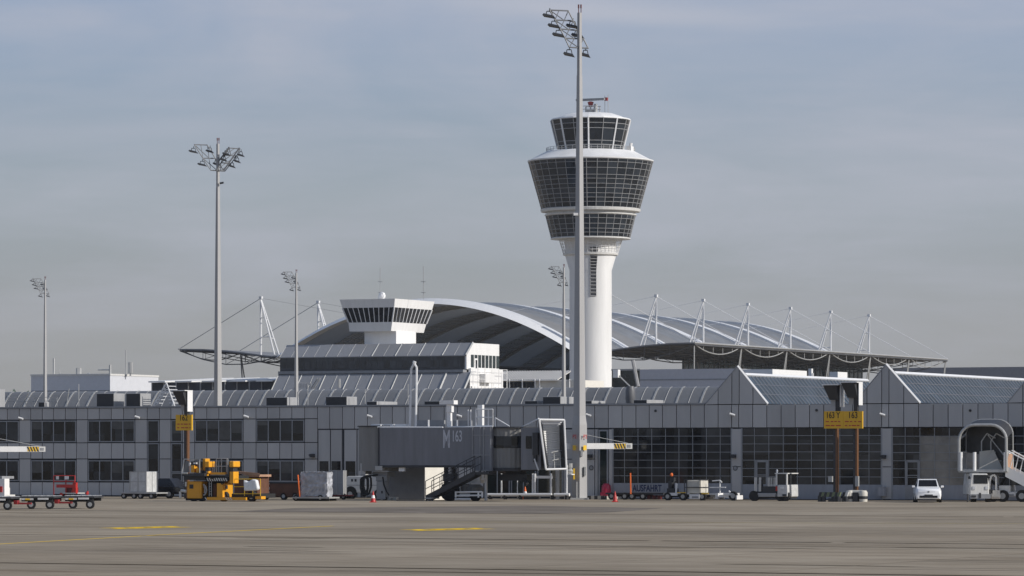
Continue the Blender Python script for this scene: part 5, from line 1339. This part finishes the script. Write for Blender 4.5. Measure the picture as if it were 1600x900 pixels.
m = MB(); FY.box(m, 338.5, 348, 755, 777, -.1, -.1+d2); z0, z1 = FY.z(755, 348, -.1), FY.z(748, 348, -.1); xx = FY.x(348, -.1)
m.hexa([(xx-.35, -.1+d2*.45, z0), (xx, -.1+d2*.45, z0), (xx, -.1+d2, z0), (xx-.35, -.1+d2, z0), (xx-.35, -.1+d2*.75, z1), (xx, -.1+d2*.75, z1), (xx, -.1+d2, z1), (xx-.35, -.1+d2, z1)]); m.build('rear_body', M['yellow'], Yl, bevel=.03)
m = MB(); m.box((xx+.001, .25, FY.z(764, 350)), (xx+.012, .55, FY.z(758, 350))); m.build('fleet_mark', M['dark'], Yl)
pbox(Yl, FY, 'side_cover', M['brown'], (333, 338, 756, 776, .2, 2.0))
pbox(Yl, FY, 'lower_beam', M['yellow'], (323, 384, 777, 781.5, -.1, .5), (399, 408, 775.5, 780, -.1, .5))
m = MB()
for a in (319.5, 351.5, 355, 358.5):
    x = FY.x(a, -.12); z0, z1 = FY.z(781, a), FY.z(777.2, a); m.add([(x+.12, -.11, z0), (x+.2, -.11, z0), (x+.08, -.11, z1), (x, -.11, z1)], [(0,1,2,3)])
m.build('beam_stripe', M['cream'], Yl)
m = MB(); FY.box(m, 290, 322, 778, 782, .1, 2.2); FY.box(m, 362, 406, 771.5, 778, .1, 2.2); m.build('chassis', M['black'], Yl)
m = MB(); m.path([FY.p(318, 757, -.1), FY.p(321.5, 760, -.1), FY.p(323, 766, -.1), FY.p(321, 772, -.1), FY.p(318, 774, -.1)], .05); m.path([FY.p(318.5, 760, -.1), FY.p(320.5, 763, -.1), FY.p(319.5, 770, -.1)], .04); m.build('hose_loop', M['midgrey'], Yl)
m = MB(); m.tube(FY.p(290.5, 753, -.1), FY.p(290.5, 760, -.1), .06); m.tube(FY.p(283, 766.5, 0), FY.p(291, 767.5, 0), .1); m.tube(FY.p(281.5, 768, 0), FY.p(282, 778, 0), .08); m.build('side_fitting', M['offwhite'], Yl)
m = MB()
for v in (748.5, 760.5, 771.5): m.tube(FY.p(365, v, -.15), FY.p(407, v, -.15), .025)
for u in (382, 395, 407): m.tube(FY.p(u, 748.5, -.15), FY.p(u, 775, -.15), .02)
m.build('guard_rail', M['hazy'], Yl)
m = MB()
for u in (327, 330.5): m.tube(FY.p(u, 776, -.05), FY.p(u, 752, -.05), .025)
for v in (756, 760, 764, 768, 772): m.tube(FY.p(327, v, -.05), FY.p(330.5, v, -.05), .02)
m.build('ladder', M['galv'], Yl)
m = MB(); FY.box(m, 304, 312, 755, 760, -.012, -.001); FY.box(m, 304, 312, 762, 775, -.012, -.001); m.build('service_hatch', M['yellow'], Yl)
m = MB(); FY.box(m, 313, 316, 735, 744, -.15, .2); FY.box(m, 352, 358, 741, 746, -.1, .3); m.build('hydraulic_unit', M['dark'], Yl)
m = MB(); m.path([FY.p(326, 744, -.1), FY.p(332, 748, -.15), FY.p(340, 743, -.1)], .03); m.path([FY.p(344, 752, -.12), FY.p(347, 757, -.15), FY.p(352, 752, -.1)], .03); m.build('cable_loop', M['black'], Yl)
wheels(Yl, FY, (303, 350, 394), .33, (.3, 2.0), .3); wheels(Yl, FY, (316,), .28, (.3, 2.), .3)
t, Fm = Tg('boxed_cargo', 'brown boxed cargo under a pale cover on the rear deck of the loader', 'cargo', 386, 782.5, 25)
pbox(t, Fm, 'boxes', M['brown'], (366, 402, 742, 771, .4, 2.0)); m = MB(); a = [Fm.p(368, 737, .2), Fm.p(406, 740.5, .2), Fm.p(406, 740.5, 2.2), Fm.p(372, 737, 2.2)]; m.hexa([Vector(p)-Vector((0, 0, .12)) for p in a]+[Vector(p)+Vector((0, 0, .05)) for p in a]); m.build('cover', M['card'], t); pbox(t, Fm, 'carton', M['card'], (380, 405, 741.5, 745, .25, 1.9))
t, Fm = Tg('cargo_bag', 'crumpled white sack hanging on the side of the loader', 'sack', 391, 784.2, 25)
m = MB(); pts = [(380, 750), (387, 753), (394, 748.5), (400, 750), (403, 764), (400, 766.5), (381, 767)]; m.prism([(Fm.x(u), Fm.z(v, u)) for u, v in pts], -.02, .35); m.build('body', M['bag'], t, bevel=.08)

# brown bulk trailer
t, Fm = Tg('tipper_trailer', 'dull brown low trailer behind the yellow loader', 'trailer', 440, 781, 25)
pbox(t, Fm, 'tub', M['brown'], (421, 468, 755, 776, 0, 1.8)); pbox(t, Fm, 'rim', M['dark'], (420, 469, 753.5, 755.5, -.05, 1.85)); pbox(t, Fm, 'red_nose', M['dred'], (412, 422, 757, 768, 0, 1.2)); pbox(t, Fm, 'lamp', M['white'], (416, 420.5, 761, 765, -.06, -.0)); pbox(t, Fm, 'chassis', M['black'], (410, 466, 771, 777, .2, 1.5)); wheels(t, Fm, (415, 444, 462), .24, (.1, 1.6), .2)

# white van behind, hose machine
t, Fm = Tg('van', 'white utility van partly hidden behind the black hoses', 'van', 562, 779.5, 25)
m = MB(); x0, x1 = Fm.x(540), Fm.x(600); z1 = Fm.z(744, 560); m.prism([(x0, .42), (x0, z1-.1), (x0+.15, z1), (x1, z1), (x1, .42)], 0, 1.8); vb_ = m.build('body', M['offwhite'], t, bevel=.04)
pbox(t, Fm, 'rear_window', M['dark'], (548.5, 551.5, 748.5, 752.5, -.012, -.001), (554, 557, 748.5, 752.5, -.012, -.001)); m = MB(); m.box((x0, -.015, Fm.z(758.5, 560)), (x1, -.001, Fm.z(757.7, 560))); m.build('body_line', M['grey'], t); m = MB(); m.tube((Fm.x(548), -.02, .4), (Fm.x(548), .05, .4), .46, 18); m.build('wheel_arch', M['black'], t); wheels(t, Fm, (548, 592), .33, (.05, 1.7), .2)
t, Fm = Tg('white_cabinet', 'white upright cabinet against the folding door behind the van', 'cabinet', 567, 778.2, 25); pbox(t, Fm, 'body', M['offwhite'], (562, 571.5, 727, 770, .8, 1.2)); pbox(t, Fm, 'door', M['grey'], (563, 570.5, 728, 745, .77, .799)); pbox(t, Fm, 'leg', M['dark'], (563, 571, 770, 778, .9, 1.1))
t, Fm = Tg('ground_power_unit', 'grey ground power unit with black hose loops under the bridge rotunda', 'power unit', 595, 782, 25)
d_ = Fm.dep(602, 608, 0)
pbox(t, Fm, 'body', M['midgrey'], (588, 602, 752, 780.5, 0, d_), (587, 604, 743, 752, .1, d_), bevel=.04); pbox(t, Fm, 'control_panel', M['dark'], (595.5, 598, 767, 771, -.02, -.001)); pbox(t, Fm, 'hood', M['grey'], (582, 605, 737, 745, .2, 1.3))
m = MB()
for (c0, c1, w) in ((569, 748, 5.5), (571, 747, 4.2), (574, 746, 6)):
    pts = [(c0-w*.9, c1), (c0-w, c1+14), (c0-w*.5, c1+25), (c0+w*.4, c1+26), (c0+w, c1+14), (c0+w*.9, c1), (c0, c1-3), (c0-w*.9, c1)]
    m.path([Fm.p(u, v, -.1-w*.02) for u, v in pts], .07, 6)
m.build('hose', M['black'], t); m = MB(); m.path([Fm.p(598, 745, -.1), Fm.p(600, 758, -.1), Fm.p(604, 768, -.1), Fm.p(608, 774, -.1)], .05); m.build('hose', M['black'], t); m = MB(); m.path([Fm.p(574, 744, 0), Fm.p(590, 742, .1)], .06)
m.build('hose', M['black'], t)
wheels(t, Fm, (591, 601), .15, (.15, .9), .12, hub=False)
t, Fm = Tg('plastic_block', 'row of small yellowish blocks on the ground beside the power unit', 'block', 607, 781.5, 25)
for (a, b) in ((596, 601), (606, 611), (613.5, 619)): pbox(t, Fm, 'block', M['cream'], (a, b, 776.5, 782, -.1, .25))

# pieces right of the mast
t, Fm = Tg('covered_machine', 'small machine under a shiny red cover right of the tallest mast', 'machine', 944, 779.8, 25)
m = MB(); cx = Fm.x(944.5); m.lathe([(.30, .25), (.33, .6), (.30, .9), (.18, 1.05)], 12, (cx, .3)); m.box((cx-.32, .02, .18), (cx+.2, .6, .45)); m.build('cover', mat('red_cover', (.42, .02, .06), .3, bump=.6, scale=5), t, smooth=True); pbox(t, Fm, 'foot', M['dark'], (938, 951, 775, 779.8, .1, .5))
t, Fm = Tg('low_trailer', 'long low dark trailer with an upright orange pole in front of the left gate', 'trailer', 990, 781, 25)
pbox(t, Fm, 'deck', M['dark'], (946, 1036, 770, 772.8, 0, 1.6)); pbox(t, Fm, 'frame', M['black'], (950, 1010, 772.8, 776, .2, 1.4)); wheels(t, Fm, (956, 976.5, 988, 1005), .24, (.1, 1.5), .16)
m = MB(); m.tube(Fm.p(985.5, 772, -.1), Fm.p(985, 739, -.1), .05); m.build('pole', M['orange'], t)
m = MB()
for u in (1014, 1022, 1030): Fm.box(m, u-3, u+2, 774, 780, .2, .5)
m.tube(Fm.p(1008, 775, .5), Fm.p(1040, 775, .5), .06); m.build('coupling', M['dred'], t)
t, Fm = Tg('tank_cart', 'white service cart carrying a pale square tank behind a black steering stand', 'service cart', 1075, 782, 25)
d_ = Fm.dep(1094, 1107, .1)
tk = pbox(t, Fm, 'tank', M['beige'], (1073, 1094, 750.5, 771, .1, .1+d_), bevel=.06)
m = MB()
for u in (1069.5, 1073, 1094): m.tube(Fm.p(u, 772, .02), Fm.p(u, 749.5, .02), .03)
for v in (749.5, 761.5): m.tube(Fm.p(1069.5, v, .02), Fm.p(1094, v, .02), .03); m.tube(Fm.p(1094, v, .02), Fm.p(1107, v, d_), .03)
m.build('tank_cage', M['dark'], tk)
pbox(t, Fm, 'chassis', M['white'], (1040, 1058, 770, 774.5, 0, 1.2), (1077, 1093, 772.5, 779.5, -.1, .9), (1058, 1077, 770, 772, .1, 1.3)); m = MB(); text('■', .01, M['dark'], t, (0, 0, .3)) if False else None
pbox(t, Fm, 'maker_band', M['grey'], (1081, 1091, 775.5, 778.3, -.115, -.101)); pbox(t, Fm, 'yellow_edge', M['hazy'], (1058, 1071, 769, 770.3, -.05, .0), (1096, 1107, 770.2, 772.2, -.05, .0))
pbox(t, Fm, 'underframe', M['black'], (1043, 1110, 773, 777, .15, 1.2)); 
m = MB(); Fm.box(m, 1044, 1049.5, 752, 763, .2, .7); Fm.box(m, 1046.5, 1053, 746, 752, .2, .5); Fm.box(m, 1042, 1054, 763, 770, .1, .8); so3 = m.build('steering_stand', M['dark'], t)
m = MB(); m.lathe([(.09, Fm.z(744, 1049)), (.11, Fm.z(741.5, 1049)), (.05, Fm.z(739, 1049))], 10, (Fm.x(1049.3, .4), .4)); m.build('beacon', M['orange'], so3)
m = MB(); m.hexa([Fm.p(1055, 770, .1), Fm.p(1057.5, 770, .1), Fm.p(1057.5, 770, .7), Fm.p(1055, 770, .7), Fm.p(1055.5, 754, .1), Fm.p(1059, 756, .1), Fm.p(1059, 756, .7), Fm.p(1055.5, 754, .7)]); m.build('seat_back', M['white'], t)
wheels(t, Fm, (1044, 1068, 1098), .26, (.1, 1.2), .26)
t, Fm = Tg('towing_carrier', 'flat white towing carrier with a rail hooked on right of the tank cart', 'trailer', 1128, 782, 25)
m = MB(); pts = [(1104, 771.5), (1122, 770.5), (1122, 779.5), (1104, 780)]; m.prism([(Fm.x(u), Fm.z(v, u)) for u, v in pts], 0, 1.1); Fm.box(m, 1130, 1146, 770.5, 774, 0, 1.1); Fm.box(m, 1122, 1131, 773, 777, .1, 1.); m.prism([(Fm.x(u), Fm.z(v, u)) for u, v in ((1130, 774), (1145, 773), (1146, 777), (1143, 779.5), (1130, 777))], .05, 1.); m.build('body', M['white'], t)
m = MB(); m.tube(Fm.p(1125, 771, .2), Fm.p(1125, 751, .2), .04); m.path([Fm.p(1113, 751.5, .2), Fm.p(1125, 750.5, .2), Fm.p(1128, 754, .2)], .04); m.tube(Fm.p(1109, 761.5, .2), Fm.p(1134, 761.5, .2), .04); m.tube(Fm.p(1139, 767, .2), Fm.p(1143, 771, .2), .05); m.build('hand_rail', M['steelw'], t)
wheels(t, Fm, (1146,), .3, (.1, 1.0), .2); pbox(t, Fm, 'bumper', M['white'], (1149.5, 1151.5, 774, 780.5, -.05, 1.0))
t, Fm = Tg('waste_skip', 'dark red skip behind the towing carrier at the gate pillar', 'skip', 1145, 780.2, 25)
pbox(t, Fm, 'body', M['dred'], (1138, 1151.5, 757.5, 778, .2, 1.3)); pbox(t, Fm, 'lid', M['dred'], (1137, 1152.5, 754, 757.5, .15, 1.35))
# white pushback tractor
t, Fm = Tg('pushback_tractor', 'grey-white pushback tractor with cab at its right end in front of the middle gate', 'tractor', 1202, 783, 25)
d_ = Fm.dep(1229, 1231.5)
pbox(t, Fm, 'chassis', M['midgrey'], (1182, 1230.5, 770.5, 776.5, 0, 1.9), bevel=.03); pbox(t, Fm, 'engine_cover', M['dark'], (1191, 1213.5, 760, 770.5, .1, 1.7), (1173, 1186, 768, 777, .1, 1.7)); 
m = MB(); pts = [(1215, 776), (1215, 759), (1217.5, 757.5), (1230.5, 757.5), (1231, 776)]; m.prism([(Fm.x(u), Fm.z(v, u)) for u, v in pts], -.05, 1.9); cbp = m.build('cab_body', M['alu'], t, bevel=.03)
m = MB()
for (u, y) in ((1213.5, 0), (1229.5, 0), (1213.5, 1.8), (1229.5, 1.8)): m.tube(Fm.p(u, 758, y), Fm.p(u, 740, y), .06)
m.box((Fm.x(1211), -.05, Fm.z(740.5, 1220)), (Fm.x(1231), 1.9, Fm.z(739, 1220))); m.build('cab_frame', M['offwhite'], t); pbox(t, Fm, 'cab_glass', M['gateglass'], (1214.5, 1228.8, 741, 757.5, .05, 1.75)); pbox(t, Fm, 'tail_panel', M['dark'], (1222.5, 1228.5, 772, 775.5, -.07, -.051)); pbox(t, Fm, 'lamp', M['white'], (1219, 1224.5, 761.5, 763.2, -.07, -.051)); pbox(t, Fm, 'flag', M['red'], (1212, 1215, 760, 767, -.02, .05)); pbox(t, Fm, 'skirt', M['black'], (1174, 1230, 776.5, 779, .05, 1.8))
m = MB()
for u in (1179.5, 1181.5, 1186.5, 1188.5, 1200.5, 1203, 1206, 1209.5, 1211.5): m.tube(Fm.p(u, 768 if u < 1190 else 760, .1), Fm.p(u, 746, .1), .035)
m.build('rail_stake', M['offwhite'], t); pbox(t, Fm, 'steering_gear', M['dark'], (1183.5, 1188, 749, 755, .1, .5), (1187, 1190, 753, 770, .3, .6)); m = MB(); m.lathe([(.06, Fm.z(739, 1214)), (.08, Fm.z(735, 1214)), (.03, Fm.z(733.5, 1214))], 8, (Fm.x(1214, .3), .3)); m.build('beacon', M['lamp'], t)
wheels(t, Fm, (1179, 1220, 1227), .33, (.15, 1.7), .3, hub=False)

# passenger stairs at far right
St, FS_ = Tg('passenger_stairs', 'white motorised passenger stairs with a rounded canopy over the platform', 'boarding stairs', 1535, 784.3, 18)
fs = FS_
zf = fs.z(736, 1535)
x0, x1 = fs.x(1498.5), fs.x(1572.5)
pbox(St, fs, 'platform', M['galv'], (1497.5, 1574, 733.5, 738, 0, 2.3)); 
def hoop(y, r, k=1.): 
    pts = [(x0, y, zf)]; w = (x1-x0); h = fs.z(664, 1535)-zf; rr = 1.0*k
    pts.append((x0, y, zf+h-rr))
    for a in range(10, 91, 16): pts.append((x0+rr-rr*math.cos(R(a)), y, zf+h-rr+rr*math.sin(R(a))))
    for a in range(90, -1, -16): pts.append((x1-rr+rr*math.cos(R(a)), y, zf+h-rr+rr*math.sin(R(a))))
    pts.append((x1, y, zf)); return pts
m = MB(); H0 = hoop(0, .1); H1 = hoop(1.1, .07); H2 = hoop(2.2, .07)
for i, H in ((0, H0), (2, H2)):
    H = [Vector(p)+Vector((0, 0, .18*i if zf+.3 < p[2] else 0)) for p in H]
    m = MB(); m.path(H, .095 if i == 0 else .045, 8); m.build('hoop_frame', M['galv'], St)
m = MB()
A_ = [Vector(p)+Vector((0, 0, 0)) for p in H0]; B_ = [Vector(p)+Vector((0, 0, .36 if zf+.3 < p[2] else 0)) for p in H2]
for i in range(2, len(A_)-2):
    m.add([A_[i], A_[i+1], B_[i+1], B_[i]], [(0,1,2,3)])
m.build('canopy_shell', M['dark'], St)
m = MB()
a1, a2, b1, b2 = A_[1], A_[0]+Vector((0, 0, 1.25)), B_[1], B_[0]+Vector((0, 0, 1.25)); m.add([a1, a2, b2, b1], [(0,1,2,3)])
a1, a2, b1, b2 = A_[-2], A_[-1]+Vector((0, 0, 1.25)), B_[-2], B_[-1]+Vector((0, 0, 1.25)); m.add([a1, a2, b2, b1], [(0,1,2,3)])
m.build('side_glazing', M['gateglass'], St)
m = MB(); bk_ = [B_[1]+Vector((0, 0, 0))]+B_[2:-1]; lo_ = [B_[0]+Vector((.62*(x1-x0), 0, 1.15)), B_[0]+Vector((0, 0, 1.2))] ; pts = [p+Vector((0, .02, 0)) for p in B_[1:-1]]+[B_[-1]+Vector((0, .02, .2)), B_[0]+Vector((.62*(x1-x0), .02, .9)), B_[0]+Vector((0, .02, 1.2))]
m.add(pts, [tuple(range(len(pts)))]); m.build('rear_curtain', M['canopy_dark'], St)
m = MB()
m.box((x0-.02, .05, zf), (x0+.04, 2.2, zf+1.2)); m.box((x1-.04, .05, zf), (x1+.02, 2.2, zf+1.2)); m.build('side_panel', M['offwhite'], St)
m = MB(); m.add([(x0+1.05, 1.3, zf+.05), (x0+2.5, 1.7, zf+.05), (x0+1.9, 1.7, zf+1.35), (x0+1.05, 1.3, zf+1.25)], [(0,1,2,3)]); m.build('sunlit_panel', M['cream'], St)  # cream colour stands for a sunlit patch inside the canopy
m = MB(); m.box((x1+.021, .25, zf+.12), (x1+.03, 2.0, zf+1.1)); m.build('red_advert_panel', M['card'], St)
m = MB()
for xx in (x0+.12, x0+1.0): m.tube((xx, .0, zf+.02), (xx, .0, zf+1.2), .11, 10)
m.tube((x1-.1, 0, zf), (x1-.1, 0, zf+1.2), .08, 8)
m.build('bumper_post', M['white'], St)
m = MB()
for xx, y in ((x0+1.1, 1.75), (x0+1.7, 1.78)): m.path([(xx, y, zf+.9), (xx, y, zf+1.9), (xx+.35, y, zf+2.4), (xx+.9, y, zf+2.1)], .04)
m.tube((x0+1.5, 1.8, zf+2.3), (x1-.1, 1.8, zf+.5), .035); m.tube((x0+1.2, 1.75, zf+1.2), (x0+2.0, 1.75, zf+1.2), .04); m.build('inner_rail', M['steelw'], St)
# the flight of steps goes down to the right, behind the platform
fl = MB()
s0 = Vector((x1-.1, .2, zf)); s1 = Vector((fs.x(1634, 1), .2, .7))
for y in (.0, 1.7):
    e = Vector((0, y, 0)); fl.hexa([s0+e+Vector((0, -.05, -.35)), s1+e+Vector((0, -.05, -.35)), s1+e+Vector((0, .05, -.35)), s0+e+Vector((0, .05, -.35)), s0+e+Vector((0, -.05, .35)), s1+e+Vector((0, -.05, .35)), s1+e+Vector((0, .05, .35)), s0+e+Vector((0, .05, .35))])
flo = fl.build('step_stringer', M['white'], St)
m = MB()
for k in range(18): c_ = s0.lerp(s1, (k+.5)/18); m.box((c_.x-.16, .25, c_.z-.03), (c_.x+.16, 1.85, c_.z+.03))
m.add([s0+Vector((0, .1, -.3)), s1+Vector((0, .1, -.3)), s1+Vector((0, 1.6, -.3)), s0+Vector((0, 1.6, -.3))], [(0,1,2,3)])
m.build('steps', M['grey'], St)
m = MB()
for y in (-.02, 1.72):
    e = Vector((0, y, 0)); m.tube(s0+e+Vector((0, 0, 1.35)), s1+e+Vector((0, 0, 1.35)), .05)
    for k in range(9): c_ = s0.lerp(s1, k/8)+e; m.tube(c_+Vector((0, 0, .3)), c_+Vector((.25, 0, 1.3)), .03)
m.build('handrail', M['steelw'], St)
m = MB()
m.tube((x0+1.1, 1.6, zf-.1), (x0+2.3, 1.6, .9), .10); m.tube((x1-.2, 1.6, zf-.1), (x1-.7, 1.6, .9), .09); m.tube((x0+1.2, .4, zf-.15), (x1-.3, .4, zf-.15), .12); m.build('lift_leg', M['dark'], St)
ch = MB(); fs.box(ch, 1544.5, 1563, 772, 779.5, .3, 2.3); fs.box(ch, 1549, 1620, 768.5, 776, .6, 2.2); fs.box(ch, 1560, 1579, 758.5, 769, .6, 2.2); cho = ch.build('chassis', M['white'], St, bevel=.06)
m = MB(); fs.box(m, 1551, 1562.5, 766, 776.5, .24, .3); m.build('cab_door', M['offwhite'], cho)
m = MB(); pts = [(1545.5, 772), (1546.5, 752), (1549, 744), (1553, 741.5), (1556.5, 745), (1557, 766)]; m.path([fs.p(u, v, .35) for u, v in pts], .07, 6); m.path([fs.p(u+3, v, 1.9) for u, v in pts], .06, 6); m.build('driver_roll_bar', M['steelw'], cho)
m = MB(); fs.box(m, 1577, 1584, 772.3, 774.5, .585, .599); fs.box(m, 1587, 1596, 770.3, 774, .585, .599); m.build('fleet_mark', M['grey'], cho)
wheels(St, fs, (1551.5, 1567, 1597), .38, (.5, 2.1), .25)
t, Fm = Tg('service_truck', 'grey-white service truck facing the camera under the stairs platform', 'truck', 1531, 784.8, 0)
m = MB(); m.prism([(Fm.x(1517), .45), (Fm.x(1547), .45), (Fm.x(1547), Fm.z(757, 1530)), (Fm.x(1544.5), Fm.z(740, 1530)), (Fm.x(1520), Fm.z(740, 1530)), (Fm.x(1517.5), Fm.z(757, 1530))], .6, 4.5); tb = m.build('body', M['offwhite'], t, bevel=.05)
pbox(t, Fm, 'windscreen', M['glass'], (1521.5, 1543.5, 742, 755.5, .57, .6)); pbox(t, Fm, 'headlight', M['lamp'], (1519.5, 1524, 760, 765, .56, .6)); pbox(t, Fm, 'headlight', M['lamp'], (1539.5, 1544, 760, 765, .56, .6)); pbox(t, Fm, 'bumper', M['grey'], (1516, 1548, 772, 779, .5, .7)); pbox(t, Fm, 'grille', M['dark'], (1518, 1525, 774, 777, .47, .5), (1529.5, 1533, 770, 778, .47, .5)); pbox(t, Fm, 'mirror', M['dark'], (1513, 1516, 744, 748.5, .7, .8))
for u in (1521, 1544):
    for y in (1.1, 3.8):
        m = MB(); x = Fm.x(u, y); m.tube((x-.16, y, .4), (x+.16, y, .4), .4, 16); m.build('wheel', M['black'], t)
m = MB(); fs = Fm; m.tube((Fm.x(1513.5), .5, 0), (Fm.x(1513.5), .5, .5), .06); m.build('wheel_chock', M['dark'], t)
# dark bin in shade at left wall
t, Fm = Tg('storage_crate', 'dark blue crate in the shade against the left wall', 'crate', 20, 774.6, 25)
pbox(t, Fm, 'body', mat('dark_blue', (.035, .045, .07), .6), (9, 38, 750.5, 774.5, -.6, .4)); pbox(t, Fm, 'lid', M['dark'], (8, 39, 749.5, 750.5, -.65, .45))

# thin autumn haze: one even box of air round the camera and everything built
hm = bpy.data.materials.new('haze_air'); hm.use_nodes = True; hn = hm.node_tree.nodes; hn.remove(hn['Principled BSDF'])
pv = hn.new('ShaderNodeVolumePrincipled'); pv.inputs['Color'].default_value = (.86, .89, .94, 1); pv.inputs['Density'].default_value = HAZE; pv.inputs['Anisotropy'].default_value = .3
hm.node_tree.links.new(pv.outputs[0], hn['Material Output'].inputs['Volume'])
m = MB(); m.box((-420, -60, -1), (420, 1640, 84)); hz = m.build('haze', hm); hz['kind'] = 'stuff'; hz['label'] = 'thin pale haze filling the air between the apron and far buildings'
